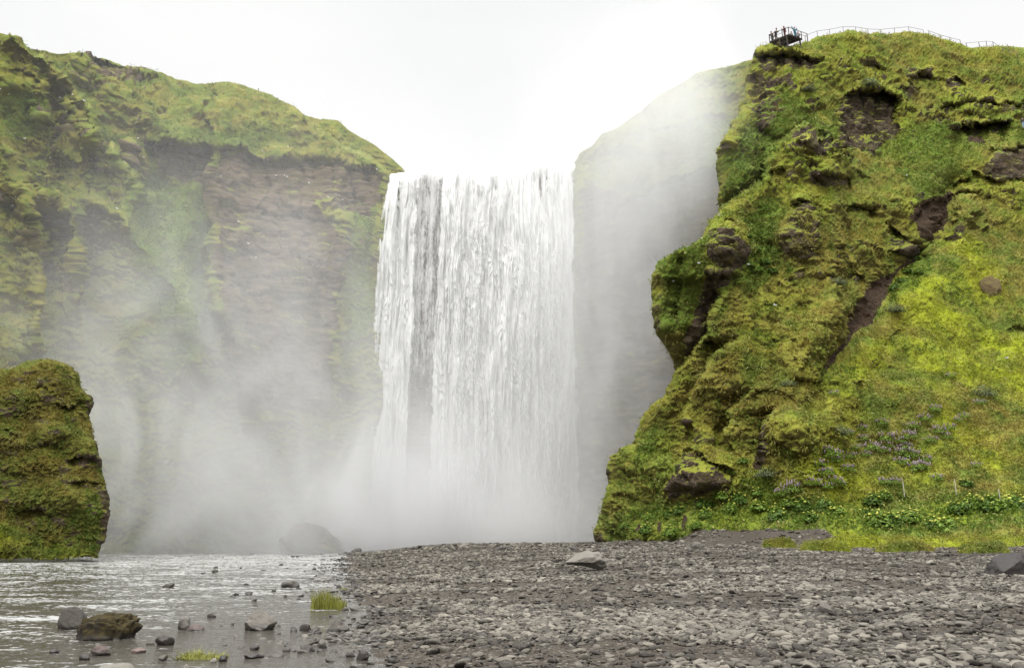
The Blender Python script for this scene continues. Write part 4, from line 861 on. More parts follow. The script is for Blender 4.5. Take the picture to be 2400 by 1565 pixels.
# ------------------------------------------------------------------ mossy outcrop at the left
OR_ = [(224, 1306), (234, 1289), (246, 1262), (248, 1235), (255, 1209), (251, 1158), (241, 1121), (231, 1081), (223, 1034), (214, 1008), (204, 971), (210, 947), (204, 927), (191, 904), (181, 877)]
OT = [(-300, 905), (-150, 885), (0, 863), (33, 862), (67, 850), (110, 842), (134, 850), (161, 864), (181, 877)]
def build_outcrop():
    nv, nu = 300, 330; v = np.linspace(0, 1, nv); u = np.linspace(0, 1, nu)
    L = np.array(OR_, float); s = np.r_[0, np.cumsum(np.hypot(*np.diff(L, axis=0).T))]; s /= s[-1]
    Rx = np.interp(v, s, L[:, 0]); Ry = np.interp(v, s, L[:, 1])
    Tx = -300 + (181 + 300) * u; Ty = np.interp(Tx, *zip(*OT)); Bx = -300 + (224 + 300) * u; By = 1314 - 6 * u
    Lx = np.full(nv, -300.0); Ly = 1314 + (905 - 1314) * v; U, V = np.meshgrid(u, v)
    def coons(Lc, Rc, Bc, Tc): return ((1 - U) * Lc[:, None] + U * Rc[:, None] + (1 - V) * Bc[None] + V * Tc[None] - ((1 - U) * (1 - V) * Bc[0] + U * (1 - V) * Bc[-1] + (1 - U) * V * Tc[0] + U * V * Tc[-1]))
    px = coons(Lx, Rx, Bx, Tx); py = coons(Ly, Ry, By, Ty)
    Y = 56.5 + 4.0 * V ** 1.5 + (px - 220) * 0.004
    wx = px + 7 * fbm(px / 35, py / 35, 13.5, 3); wy = py + 6 * fbm(px / 30, py / 30, 16.5, 3)
    Y += 1.5 * (0 - ss(1230, 1310, wy + 0.45 * np.clip(60 - wx, -60, 260)))   # grass skirt in front
    for b in [(60, 930, 60, 30, 0.8), (150, 900, 40, 30, 0.6), (20, 1020, 60, 26, 0.6), (130, 1010, 40, 24, 0.5), (100, 1090, 60, 24, 0.5), (200, 1060, 30, 30, 0.5), (60, 1170, 60, 30, 0.6), (170, 1160, 40, 40, 0.7), (215, 1200, 30, 30, 0.3)]: Y += bulge(wx, wy, *b)
    for pts, a, h in [([(70, 905), (95, 898), (120, 915)], 0.8, 12), ([(130, 945), (170, 950), (205, 938)], 0.8, 12), ([(160, 1075), (200, 1070), (228, 1078)], 0.9, 12), ([(0, 1010), (20, 1005), (50, 1020)], 0.7, 12),
                      ([(85, 1040), (120, 1035), (150, 1050)], 0.6, 10), ([(160, 1130), (200, 1125), (245, 1130)], 0.7, 20), ([(0, 1100), (30, 1105), (70, 1120)], 0.7, 14), ([(40, 1200), (90, 1190), (130, 1205)], 0.7, 14)]: Y += under(wx, wy, pts, a, h, 3)
    dr = Rx[:, None] - px; Y += 1.6 * (1 - np.sqrt(np.clip(1 - np.clip(1 - dr / 36, 0, 1) ** 2, 0, 1)))
    dt = py - Ty[None]; Y += 1.4 * (1 - np.sqrt(np.clip(1 - np.clip(1 - dt / 22, 0, 1) ** 2, 0, 1)))
    P = at(px, py, Y); x, y, z = P[..., 0], P[..., 1], P[..., 2]; nrm = grid_normals(P); nrm[..., 2] *= 0.7
    rock = 0.25 + 0.55 * fbm(x / 1.3, y / 1.3, z / 0.8, 4, 0.6, 3) + 0.55 * ss(30, 5, dr) * ss(1130, 1150, wy) + 0.5 * poly(wx, wy, [(150, 1075), (232, 1070), (236, 1095), (170, 1100)], 8) + 0.5 * poly(wx, wy, [(72, 905), (110, 905), (105, 930), (75, 930)], 6) + 0.6 * poly(wx, wy, [(196, 910), (214, 940), (206, 965), (196, 950)], 5)
    skirt = ss(1225, 1262, wy + 0.35 * (40 - wx)); rock = np.clip(rock - skirt, 0, 1)
    warm = np.clip(0.75 + 0.5 * fbm(x / 2, y / 2, z / 1.5, 3, 0.5, 9) - skirt, 0, 1); leaf = np.clip(0.5 * ss(0.1, 0.5, fbm(x / 1.4, y / 1.4, z / 1.4, 3, 0.5, 40)) + 0.7 * poly(wx, wy, [(160, 1190), (235, 1150), (240, 1300), (150, 1300)], 10), 0, 1)
    bare = np.clip(rock, 0, 1)
    d = 0.35 * fbm(x / 3, y / 3, z / 2.5, 4, 0.55) + (1 - bare) * (tussock(P, 0.62, 0.26, 0.9) + tussock(P + 31, 0.3, 0.10, 0.5)) + bare * 0.25 * rocky(P, 0.6)
    P = P + nrm * (d * (0.3 + 0.7 * ss(0, 8, dr + 3)))[..., None]
    A = dict(rock=rock, leaf=leaf, dirt=rock * 0, warm=warm, lush=skirt, flower=leaf * 0)
    full = np.hstack([P] + [P[:, -1:] + np.stack([P[:, -1:, 0] / P[:, -1:, 1] * k - 0.06 * k - 0.01 * k * k, k + 0 * P[:, -1:, 0], 0 * P[:, -1:, 0]], -1) for k in (0.5, 1.5, 4, 10)]); A = {k: np.hstack([a, np.repeat(a[:, -1:], 4, 1)]) for k, a in A.items()}
    tops = [full[-1:] + np.array([0, k, 0.05 * k]) + np.stack([full[-1:, :, 0] / full[-1:, :, 1] * k * 0.9, 0 * full[-1:, :, 0], 0 * full[-1:, :, 0]], -1) for k in (0.6, 2, 6, 14)]
    full = np.vstack([full] + tops); A = {k: np.vstack([a] + [a[-1:]] * 4) for k, a in A.items()}
    root = empty('rock_outcrop', (-34, 58, 0)); tag(root, 'tall mossy brown rock outcrop standing at the left river bank', 'rock outcrop')
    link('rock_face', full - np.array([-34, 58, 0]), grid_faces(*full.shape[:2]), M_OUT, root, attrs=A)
    return P, nrm, {k: a[:nv, :nu] for k, a in A.items()}, root
OUT_P, OUT_N, OUT_A, OUT_ROOT = build_outcrop()

# ------------------------------------------------------------------ blades and leaves growing on the slopes
def blade_material(name, t=1.0):
    m, nt = newmat(name); g = N(nt); P = g.pos(); big = g.noise(P, 0.09, 4, 0.6); mid = g.noise(P, 0.45, 4, 0.6)
    base = g.mix(g.ramp(mid, 0.38, 0.62), (0.085 * t, 0.112 * t, 0.020 * t), (0.155 * t, 0.138 * t, 0.034 * t))
    base = g.mix(g.math('MULTIPLY', g.ramp(big, 0.42, 0.6), g.attr('lush')), base, (0.165 * t, 0.185 * t, 0.018 * t))
    base = g.mix(g.math('MULTIPLY', g.attr('warm'), g.ramp(mid, 0.35, 0.6), clamp=True), base, (0.150 * t, 0.106 * t, 0.024 * t))
    base = g.mix(g.attr('leaf'), base, (0.062 * t, 0.100 * t, 0.015 * t))
    tone = g.attr('tone')
    base = g.mix(g.ramp(tone, 0.62, 1.0), base, (0.235 * t, 0.225 * t, 0.085 * t))
    base = g.mix(g.math('SUBTRACT', 1, g.ramp(tone, 0.0, 0.38)), base, (0.055 * t, 0.050 * t, 0.016 * t))
    d = g.bsdf(base, 0.8, None, 0.2); tr = g.node('ShaderNodeBsdfTranslucent'); g.put(tr.inputs[0], base)
    mx = g.node('ShaderNodeMixShader'); mx.inputs[0].default_value = 0.25; nt.links.new(d.outputs[0], mx.inputs[1]); nt.links.new(tr.outputs[0], mx.inputs[2]); g.out(mx.outputs[0]); return m
M_BLADE = blade_material('grass_blades', 1.65); M_BLADE2 = blade_material('cliff_blades', 1.65); M_BLADE3 = blade_material('moss_blades', 1.05)
def scatter_grass(name, label, P, nrm, A, n, L0, wid, parent=None, seed=1, off=(0, 0, 0), cond=None, per=5):
    r = np.random.default_rng(seed); nv, nu = P.shape[:2]
    i = r.integers(1, nv - 1, n); j = r.integers(1, nu - 1, n)
    gate = 1 - np.clip(A['rock'] * 1.15 + A['dirt'] * 1.5, 0, 1)
    x, y, z = P[i, j, 0], P[i, j, 1], P[i, j, 2]
    cl = ss(-0.5, 0.3, pn(x / (L0 * 4), y / (L0 * 4), z / (L0 * 3)))
    tn = grid_normals(P)[..., 2]; gate = gate * (0.06 + 0.94 * ss(-0.05, 0.40, tn))
    keep = r.random(n) < gate[i, j] * (0.35 + 0.65 * cl)
    if cond is not None: keep &= cond(i, j)
    i, j = i[keep], j[keep]; base = P[i, j]; N0 = nrm[i, j]; k = len(i)
    leaf = A['leaf'][i, j]; isleaf = r.random(k) < leaf * 0.8
    tone0 = r.normal(0.54, 0.12, k) + 0.25 * pn(base[:, 0] / 2, base[:, 1] / 2, base[:, 2] / 2)
    V = np.empty((k, per, 4, 3)); T = np.empty((k, per))
    for b in range(per):
        d = N0 * r.uniform(0.4, 1.0, (k, 1)) + r.normal(size=(k, 3)) * 0.45 + np.array([0, 0, 0.15]) + np.where(isleaf, 0.25, -0.35)[:, None] * np.array([0, 0, 1.0])
        d /= np.linalg.norm(d, axis=1)[:, None]; w = np.cross(d, r.normal(size=(k, 3))); w /= np.linalg.norm(w, axis=1)[:, None]
        Ln = L0 * r.uniform(0.5, 1.2, k) * np.where(isleaf, 0.75, 1.0); wd = wid * r.uniform(0.6, 1.3, k) * np.where(isleaf, 2.4, 1.0)
        o_ = base + r.normal(size=(k, 3)) * L0 * 0.35 - N0 * 0.03
        mid = o_ + d * (Ln * 0.5)[:, None]; tip = o_ + d * Ln[:, None] + np.array([0, 0, -1.0]) * (Ln * r.uniform(0.05, 0.35, k))[:, None]
        V[:, b, 0] = o_; V[:, b, 1] = mid + w * wd[:, None] / 2; V[:, b, 2] = tip; V[:, b, 3] = mid - w * wd[:, None] / 2
        T[:, b] = np.clip(tone0 + r.normal(0, 0.12, k), 0, 1)
    f = np.arange(k * per * 4).reshape(-1, 4); rep = lambda a: np.repeat(a, per * 4)
    at_ = dict(leaf=rep(isleaf * 0.9), warm=rep(A['warm'][i, j]), lush=rep(A['lush'][i, j]), tone=np.repeat(T.ravel(), 4))
    o = link(name, V.reshape(-1, 3) - np.array(off), f, M_BLADE2 if P is GORGE else M_BLADE3 if name == 'moss_tufts' else M_BLADE, parent, smooth=False, attrs=at_)
    if parent is None: tag(o, label, kind='stuff')
    else: o['kind'] = 'stuff'
    print(name, k * per); return o
HA = {k: a for k, a in HATT.items()}
scatter_grass('grass', 'coarse green grass and moss tufts growing all over the hill', HILL, HNRM, HA, 95000, 0.42, 0.085, seed=2)
gx = GORGE; gn = grid_normals(GORGE)
_a = GORGE_A
scatter_grass('grass', 'pale green grass tufts growing on the misty gorge cliff', gx, gn, _a, 70000, 0.55, 0.11, seed=3, cond=lambda i, j: (GPX[i, j] > -60) & (GPX[i, j] < 1800) & ~((GPX[i, j] > 945) & (GPX[i, j] < 1348)))
scatter_grass('moss_tufts', '', OUT_P, OUT_N, OUT_A, 26000, 0.24, 0.05, parent=OUT_ROOT, seed=4, off=(-34, 58, 0))
print('grass', round(time.time() - T0, 1))

# ------------------------------------------------------------------ plants on and below the slope
def leaf_mat(name, col, t=0.25):
    m, nt = newmat(name); g = N(nt); sh = g.attr('tone')
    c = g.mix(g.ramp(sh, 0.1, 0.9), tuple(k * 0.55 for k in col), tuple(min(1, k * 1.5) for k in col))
    d = g.bsdf(c, 0.6, None, 0.3); tr = g.node('ShaderNodeBsdfTranslucent'); g.put(tr.inputs[0], c)
    mx = g.node('ShaderNodeMixShader'); mx.inputs[0].default_value = t; nt.links.new(d.outputs[0], mx.inputs[1]); nt.links.new(tr.outputs[0], mx.inputs[2]); g.out(mx.outputs[0]); return m
M_LEAF = leaf_mat('broad_green_leaf', (0.125, 0.200, 0.022)); M_DLEAF = leaf_mat('dark_green_leaf', (0.085, 0.150, 0.018)); M_YFL = leaf_mat('yellow_green_umbel', (0.34, 0.34, 0.06), 0.1)
M_WILLOW = leaf_mat('grey_green_leaf', (0.125, 0.150, 0.065)); M_PURP = leaf_mat('purple_flower', (0.21, 0.165, 0.185), 0.1); M_STEM = leaf_mat('plant_stem', (0.10, 0.13, 0.035), 0.0)
M_TUFT = leaf_mat('yellow_green_blade', (0.14, 0.145, 0.022), 0.25)
def leaves(r, n, rx, rz, size, z0=0.0, up=0.5, shell=0.55):
    d = r.normal(size=(n, 3)); d /= np.linalg.norm(d, axis=1)[:, None]; d[:, 2] = np.abs(d[:, 2])
    rad = r.uniform(shell, 1.0, n) * (1 + 0.25 * pn(d[:, 0] * 2.2 + 5, d[:, 1] * 2.2, d[:, 2] * 2.2))
    c = d * rad[:, None] * np.array([rx, rx, rz]) + np.array([0, 0, z0])
    nn = d + r.normal(size=(n, 3)) * 0.6 + np.array([0, 0, up]); nn /= np.linalg.norm(nn, axis=1)[:, None]
    u = np.cross(nn, r.normal(size=(n, 3))); u /= np.linalg.norm(u, axis=1)[:, None]; w = np.cross(nn, u)
    s = (size * r.uniform(0.6, 1.3, n))[:, None]
    V = np.stack([c - u * s, c - w * s * 0.5 + nn * s * 0.15, c + u * s - nn * s * 0.2, c + w * s * 0.5 + nn * s * 0.15], 1).reshape(-1, 3)
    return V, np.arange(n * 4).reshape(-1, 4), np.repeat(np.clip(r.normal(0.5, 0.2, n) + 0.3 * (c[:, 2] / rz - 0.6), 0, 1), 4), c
def make_plant(kind, seed, label, cat, group):
    r = np.random.default_rng(seed); root = empty(kind, (0, 0, 0)); tag(root, label, cat, group)
    if kind == 'angelica_bush':
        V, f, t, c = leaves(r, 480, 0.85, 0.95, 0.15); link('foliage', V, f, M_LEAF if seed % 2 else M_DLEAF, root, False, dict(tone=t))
        mb = MB(); vs = []; fs = []; n0 = 0; k_ = 16 if seed % 2 else 9
        for _ in range(k_):
            a = r.uniform(0, 6.28); q = r.uniform(0.1, 0.75); h = 0.62 + r.uniform(-0.1, 0.6) * (1.2 - q); x, y = q * math.cos(a), q * math.sin(a)
            mb.bar((x * 0.4, y * 0.4, 0.2), (x, y, h), 0.02, 0.012, 4)
            v, ff = SPH[1]; vv = v * np.array([0.085, 0.085, 0.05]) * r.uniform(0.6, 1.3) * (1 + 0.3 * r.random((len(v), 1))) + np.array([x, y, h]); vs.append(vv); fs.append(ff + n0); n0 += len(v)
        mb.build('stem', M_STEM, root); vv = np.vstack(vs); link('blossoms', vv, np.vstack(fs), M_YFL, root, True, dict(tone=r.uniform(0.3, 1, len(vv))))
    elif kind == 'lupin_clump':
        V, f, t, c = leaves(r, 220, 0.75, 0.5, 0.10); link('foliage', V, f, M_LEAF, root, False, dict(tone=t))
        vs = []; fs = []; n0 = 0
        for _ in range(22):
            a = r.uniform(0, 6.28); q = math.sqrt(r.random()) * 0.8; v, ff = SPH[1]; h = r.uniform(0.2, 0.36)
            vv = v * np.array([0.038, 0.038, h / 2]) * (1 + 0.3 * r.random((len(v), 1))) + np.array([q * math.cos(a), q * math.sin(a), 0.52 - 0.35 * q + h / 2 + r.uniform(-0.08, 0.15)]); vs.append(vv); fs.append(ff + n0); n0 += len(v)
        vv = np.vstack(vs); link('blossoms', vv, np.vstack(fs), M_PURP, root, True, dict(tone=r.uniform(0.1, 0.9, len(vv))))
    else:
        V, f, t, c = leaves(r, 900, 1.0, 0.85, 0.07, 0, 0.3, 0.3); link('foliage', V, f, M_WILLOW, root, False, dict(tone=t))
        mb = MB()
        for _ in range(9):
            a = r.uniform(0, 6.28); mb.bar((0, 0, 0), (0.6 * math.cos(a), 0.6 * math.sin(a), r.uniform(0.4, 0.7)), 0.03, 0.01, 5)
        mb.build('branch', M_STEM, root)
    return root
def copy_tree(o, parent=None):
    c = o.copy(); COL.objects.link(c)
    if parent is not None: c.parent = parent
    for ch in list(o.children): copy_tree(ch, c)
    return c
def plant_all(kind, spots, n, label, cat, group, s0=1.0, seed=0, sink=0.1):
    pro = [make_plant(kind, seed + i, label, cat, group) for i in range(n)]; r = np.random.default_rng(seed + 50)
    for q, (px, py, s) in enumerate(spots):
        o = pro[q] if q < n else copy_tree(pro[q % n]); p, nn = hpick(px, py); k = s * s0
        o.location = (p[0] + nn[0] * 0.1, p[1] - 0.15, p[2] - sink * k); o.rotation_euler.z = r.uniform(0, 6.28); o.scale = (k, k, k * r.uniform(0.85, 1.1))
rr = np.random.default_rng(77)
ang = [(1655, 1190, 1.1), (1690, 1165, 1.0), (1735, 1180, 1.0), (1780, 1195, 1.1), (1820, 1210, 1.2), (1715, 1205, 1.0), (1600, 1205, .9), (1655, 1215, .9), (1530, 1250, 1.0), (1585, 1255, 1.0), (1470, 1235, .8), (1520, 1215, .8), (1570, 1212, .8), (1850, 1185, 1.0), (1880, 1190, 1.1), (1775, 1160, .8),
       (1930, 1195, 1.1), (1960, 1210, 1.1), (2040, 1215, 1.2), (2060, 1238, 1.3), (2090, 1228, 1.2), (2130, 1222, 1.2), (2190, 1228, 1.2), (2215, 1240, 1.3), (2245, 1205, 1.2), (2280, 1195, 1.3), (2320, 1200, 1.5), (2350, 1205, 1.4), (2390, 1195, 1.4), (2370, 1180, 1.1), (2260, 1145, .9), (2070, 1170, 1.0), (2045, 1180, 1.0),
       (1720, 1110, .8), (1740, 1085, .7), (2150, 600, .9), (2140, 620, 1.0), (2125, 640, 1.0), (2110, 665, .9), (2150, 640, .8), (2100, 690, .9), (1770, 640, .8), (1790, 620, .8), (1750, 625, .8), (1810, 640, .8), (1765, 590, .7), (1745, 560, .7), (1640, 1240, .8), (1900, 1215, 1.0)]
plant_all('angelica_bush', ang, 6, 'leafy green bush with yellow green flower heads growing on the slope', 'bush', 'leafy flowering bushes on the green slope', 0.95, 300)
lup = [(1944, 1070, 1.3), (1952, 1082, 1.0), (1920, 1095, .9), (1975, 1105, 1.0), (1935, 1115, .9), (2042, 1049, 1.2), (2075, 1028, 1.2), (2080, 1042, 1.1), (2068, 1055, .9), (2107, 1058, 1.3), (2135, 1063, 1.2), (2125, 1028, 1.2), (2110, 1035, .9), (2122, 1050, .9), (2152, 1099, 1.3), (2158, 1092, 1.0), (2112, 1084, 1.0), (2170, 1077, .9),
       (2180, 972, 1.0), (2135, 1005, 1.0), (2160, 988, .9), (2220, 1005, 1.0), (2195, 1015, 1.0), (2215, 1026, 1.0), (2180, 1035, .9), (2065, 992, .9), (2025, 1025, .8), (1860, 1153, 1.3), (1840, 1162, 1.0), (1905, 1140, 1.0), (1950, 1133, 1.0), (1940, 1145, .9), (2283, 1100, .8), (2070, 1135, .9), (2095, 1135, .8), (2195, 1128, .8),
       (2255, 980, .8), (2225, 885, .8), (2285, 955, .8), (1955, 925, .7), (2030, 1065, .8), (1990, 1070, .9), (2005, 1050, .8), (2020, 1004, .8), (1985, 1020, .7), (2240, 990, .7), (1930, 1060, .9), (1960, 1140, .8)]
plant_all('lupin_clump', lup, 5, 'clump of pale purple flower spikes in the bright green slope', 'flower clump', 'purple flower clumps on the bright slope', 1.0, 400)
for (px, py, s, lab) in [(2300, 915, 1.7, 'round grey green shrub high on the bright grass slope'), (2090, 728, 1.5, 'grey green shrub beside the bare soil gully'), (1795, 1108, 1.3, 'grey green shrub at the foot of the brown rock crags'), (1955, 665, 1.2, 'dull green shrub on the turf left of the gully'),
                         (1840, 895, 1.0, 'small dark grey green shrub on top of the mossy rib'), (1960, 1010, 1.2, 'dark green shrub between the mossy rib and purple flowers'), (1890, 215, 1.3, 'dark shrub on the upper cliff below the viewing platform'), (2030, 205, 1.8, 'rounded grey green shrub on the brow above the dark rock hollow')]:
    o = make_plant('shrub', int(px), lab, 'shrub', None); p, nn = hpick(px, py); o.location = (p[0], p[1] - 0.3, p[2] - 0.3 * s); o.scale = (s, s, s * 0.8)

# grass mats at the foot of the slope
def mat_mound(label, x0, x1, ytop, ybase, Y, seed, depth=0.35, name='grass_mound'):
    root = empty(name, (0, 0, 0)); xc = (x0 + x1) / 2; p = Vector(at(xc, ybase, Y).tolist()); p = (Vector(hpick(xc, ybase)[0].tolist()) + Vector((0, 0.3, -0.1))) if ybase < 1270 else Vector((p.x, p.y, float(bank_h(np.array(p.x), np.array(p.y))) - 0.05))
    Y = p.y; w = abs(at(x1, ybase, Y)[0] - at(x0, ybase, Y)[0]); h = max(at(xc, ytop, Y)[2] - p.z, 0.15)
    root.location = p; tag(root, label, 'grass mound')
    nu, nv = int(max(30, w / 0.09)), 40; u = np.linspace(-1, 1, nu); v = np.linspace(-1, 1, nv); U, V = np.meshgrid(u, v)
    X = U * w / 2; Yy = V * w * depth / 2; edge = 1 - np.maximum(np.abs(U) ** 3, 0); ph = seed * 3.1
    e2 = np.clip(1.02 - np.abs(V + 0.25 * pn(X / 1.2 + ph, 0, 0)) ** 2.2, 0, 1) ** 0.4 * np.clip(1 - np.abs(U) ** 4, 0, 1) ** 0.5 * np.clip(1 - np.abs(V) ** 10, 0, 1)
    Z = h * e2 * (0.85 + 0.3 * pn(X / 1.5, Yy / 1.5, ph)) - 0.04
    Yy = Yy + 0.35 * pn(X / 1.1 + ph, 0.5, 0)
    P = np.stack([X, Yy, Z], -1); zero = X * 0
    A = dict(rock=zero, leaf=zero + 0.1, dirt=zero, warm=zero + 0.25, lush=zero + 0.95, flower=zero)
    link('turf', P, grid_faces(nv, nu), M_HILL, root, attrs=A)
    n = np.zeros_like(P); n[..., 2] = 0.8; n[..., 1] = -0.5
    Aw = {k: a for k, a in A.items()}
    scatter_grass('blades', '', P + np.array(p), n, Aw, int(nu * 42), 0.24, 0.035, parent=root, seed=seed, off=tuple(p), per=5)
mat_mound('long low grass mat spilling onto the gravel at the far right', 1925, 2170, 1253, 1276, 57, 1)
mat_mound('bright grass mat with daisies reaching the right edge of the photo', 2140, 2480, 1252, 1278, 55, 2)
#mat_mound('grass bank left of the dark sand, below the leafy bushes', 1620, 1800, 1243, 1266, 64, 3)
mat_mound('small ragged grass mat on the gravel, left end of the far right mats', 1880, 1990, 1266, 1280, 50, 11, 0.5)
mat_mound('low grass hummock sticking out from the far right mats', 2060, 2180, 1268, 1283, 48, 12, 0.5)
mat_mound('rounded grass hummock on the gravel near the dark brown boulder', 2250, 2360, 1270, 1286, 46, 13, 0.5)
mat_mound('little round grass mound alone on the dark sand', 1786, 1866, 1260, 1274, 58, 4, 0.5)
#mat_mound('narrow grass bank at the tip of the green hill by the river', 1440, 1640, 1256, 1277, 70, 5)
#mat_mound('long grass bank behind the dark sand under the bushes', 1780, 2020, 1232, 1252, 66, 6, 0.2)
#mat_mound('grass bank above the far right mats beneath the leafy bushes', 2000, 2480, 1232, 1258, 62, 7, 0.2)
# tufts in the river
def tuft(label, x0, x1, ytop, ybase, n, seed, spread=0.5, name='grass_tuft'):
    p = on_ground((x0 + x1) / 2, ybase, True); root = empty(name, p); tag(root, label, 'grass tuft'); r = np.random.default_rng(seed)
    w = abs(at(x1, ybase, p.y)[0] - at(x0, ybase, p.y)[0]); h = at((x0 + x1) / 2, ytop, p.y)[2] - p.z
    V = []; T = []
    for _ in range(n):
        b = np.array([r.uniform(-0.5, 0.5) * w, r.uniform(-0.3, 0.3) * w, -0.02]); L = h * r.uniform(0.3, 1.1) * (1.15 - 0.9 * abs(b[0] / w + 0.18)); lean = r.normal(size=2) * spread * L
        m = b + np.array([lean[0] * 0.4, lean[1] * 0.4, L * 0.65]); t = b + np.array([lean[0], lean[1], L]); wd = 0.006
        V += [b - [wd, 0, 0], b + [wd, 0, 0], m + [wd * 0.7, 0, 0], m - [wd * 0.7, 0, 0], m - [wd * 0.7, 0, 0], m + [wd * 0.7, 0, 0], t + [0.001, 0, 0], t - [0.001, 0, 0]]; T += [r.uniform(0.2, 1)] * 8
    link('blades', np.array(V), np.arange(len(V)).reshape(-1, 4), M_TUFT, root, False, dict(tone=np.array(T)))
    v, f = stone_shape(seed, 3, 3, 1.0, 0.2); V2 = v * np.array([w * 0.52, w * 0.3, 0.03])
    link('moss_pad', V2 + [0, 0, 0.0], f, M_TUFT, root, True, dict(tone=0.25 + 0.4 * np.random.default_rng(1).random(len(V2)))); return root
tuft('tall yellow green grass tuft standing in the river by the gravel edge', 732, 808, 1380, 1426, 420, 5, 0.22)
tuft('low floating yellow green weed in the shallows near the bottom', 418, 530, 1520, 1541, 260, 6, 1.2)
tuft('tiny yellow green tuft at the water edge behind the tall tuft', 798, 818, 1374, 1383, 40, 7, 0.6)

# ------------------------------------------------------------------ viewing platform, fences, posts
M_WOOD = plain('dark_weathered_wood', (0.050, 0.040, 0.034), 0.85, 0.35, 5.0, bump=0.3); M_RAIL = plain('grey_metal_rail', (0.11, 0.105, 0.10), 0.5, 0.1, 3.0); M_POST = plain('pale_grey_post', (0.42, 0.40, 0.36), 0.8, 0.2, 6.0)
DZ = float(at(1849, 79.6, 103.8)[2])
A_ = at_z(1849, 79.6, DZ); B_ = at_z(1804, 97, DZ); C_ = at_z(1879, 90, DZ); D_ = B_ + (C_ - A_)
print('deck', A_[:], B_[:], C_[:], (A_ - B_).length, (A_ - C_).length)
def lerp(a, b, t): return a + (b - a) * t
def platform():
    o0 = (A_ + B_ + C_ + D_) / 4; root = empty('viewing_platform', o0); tag(root, 'dark wooden viewing platform cantilevered from the cliff top', 'viewing platform')
    L = lambda p: np.array(p) - np.array(o0)
    up = Vector((0, 0, 1)); mb = MB(); e = (C_ - A_).normalized(); f = (B_ - A_).normalized(); n = 14
    for i in range(n):                                   # deck boards
        t0, t1 = i / n + 0.008, (i + 1) / n - 0.008; q = [lerp(A_, B_, t0), lerp(A_, B_, t1), lerp(C_, D_, t1), lerp(C_, D_, t0)]
        mb.add([L(p + up * z) for z in (-0.05, 0.0) for p in q], [(0, 1, 2, 3)[::-1], (4, 5, 6, 7), (0, 1, 5, 4), (1, 2, 6, 5), (2, 3, 7, 6), (3, 0, 4, 7)])
    mb.build('deck', M_WOOD, root)
    for i in range(6):
        t = 0.03 + i * 0.188; mb = MB(); a = lerp(A_, C_, t); b = lerp(B_, D_, t); mb.bar(L(a - up * 0.2), L(b - up * 0.2), 0.13, n=4); mb.build('joist', M_WOOD, root)
    for a, b in ((A_, B_), (A_, C_), (B_, D_)):
        mb = MB(); mb.bar(L(a - up * 0.24 - f * 0.02), L(b - up * 0.24), 0.15, n=4); mb.build('edge_beam', M_WOOD, root)
    for a in (lerp(A_, B_, 0.12), lerp(A_, B_, 0.5), lerp(A_, B_, 0.95), lerp(C_, D_, 0.1), lerp(lerp(A_, C_, .5), lerp(B_, D_, .5), 0.45), lerp(lerp(A_, C_, .5), lerp(B_, D_, .5), 0.9)):
        mb = MB(); mb.bar(L(a - up * 0.2), L(a - up * 2.6), 0.13, n=6); mb.build('support_leg', M_WOOD, root)
    mb = MB(); mb.bar(L(lerp(A_, B_, 0.12) - up * 1.2), L(lerp(A_, B_, 0.95) - up * 1.0), 0.09, n=4); mb.bar(L(lerp(A_, B_, 0.5) - up * 0.3), L(lerp(A_, B_, 0.95) - up * 2.2), 0.08, n=4); mb.build('brace', M_WOOD, root)
    # retaining wall of stacked beams under the left end
    mb = MB()
    for k in range(8): mb.bar(L(lerp(A_, B_, 0.1 + 0.06 * k) - up * (0.4 + 0.28 * k) + Vector((0, 0.5, 0))), L(lerp(A_, B_, 1.05) - up * (0.4 + 0.28 * k) + Vector((0, 0.5, 0))), 0.16, n=4)
    mb.build('beam_wall', M_WOOD, root)
    ring = [C_ + e * 1.2, C_, lerp(A_, C_, .5), A_, lerp(A_, B_, .33), lerp(A_, B_, .62), lerp(A_, B_, .82), B_, lerp(B_, D_, .25), lerp(B_, D_, .5), lerp(B_, D_, .75)]
    for p in ring:
        mb = MB(); mb.bar(L(p - up * 0.3), L(p + up * 1.15), 0.065, n=5); mb.build('railing_post', M_WOOD, root)
    mb = MB()
    for a, b in zip(ring[:-1], ring[1:]):
        mb.bar(L(a + up * 1.12), L(b + up * 1.12), 0.045, n=5); 
        if a is not ring[3] and a is not ring[2]: mb.bar(L(a + up * 0.6), L(b + up * 0.6), 0.035, n=4)
    mb.build('handrail', M_WOOD, root)
platform()
CREST = HILL[-1]; CPX = HPX[-1]
def crest(px): j = int(np.argmin(np.abs(CPX - px))); return CREST[j]
def fence(label, posts, rail, ph=0.95, back=0.3, thick=0.042, railr=0.032):
    pts = [crest(p) if not isinstance(p, tuple) else hpick(*p)[0] for p in posts]; o0 = np.array(pts[0]); root = empty('path_fence', tuple(o0)); tag(root, label, 'fence', None)
    P = [np.array(p) - o0 + np.array([0, back, 0]) for p in pts]
    for p in P:
        mb = MB(); mb.bar(p + [0, 0, -0.5], p + [0, 0, ph], thick, n=5); mb.build('post', M_RAIL, root)
    mb = MB()
    for a, b in zip(P[:-1], P[1:]): mb.bar(a + [0, 0, ph - 0.02], b + [0, 0, ph - 0.02], railr, n=5)
    mb.build('rail', M_RAIL, root)
fence('long thin railing along the hilltop path beside the viewing platform', [1890, 1917, 1947, 1977, 2007, 2038, 2068, 2100, 2132, 2168], True, 1.1)
fence('short sloping railing in the middle of the hilltop skyline', [2180, 2207, 2230, 2254], True, 1.15, thick=0.05)
fence('railing at the right end of the hilltop running down the grass', [2268, 2296, 2312, (2325, 118), (2352, 126), (2369, 128), (2389, 134)], True, 1.0, back=0.0, thick=0.05)
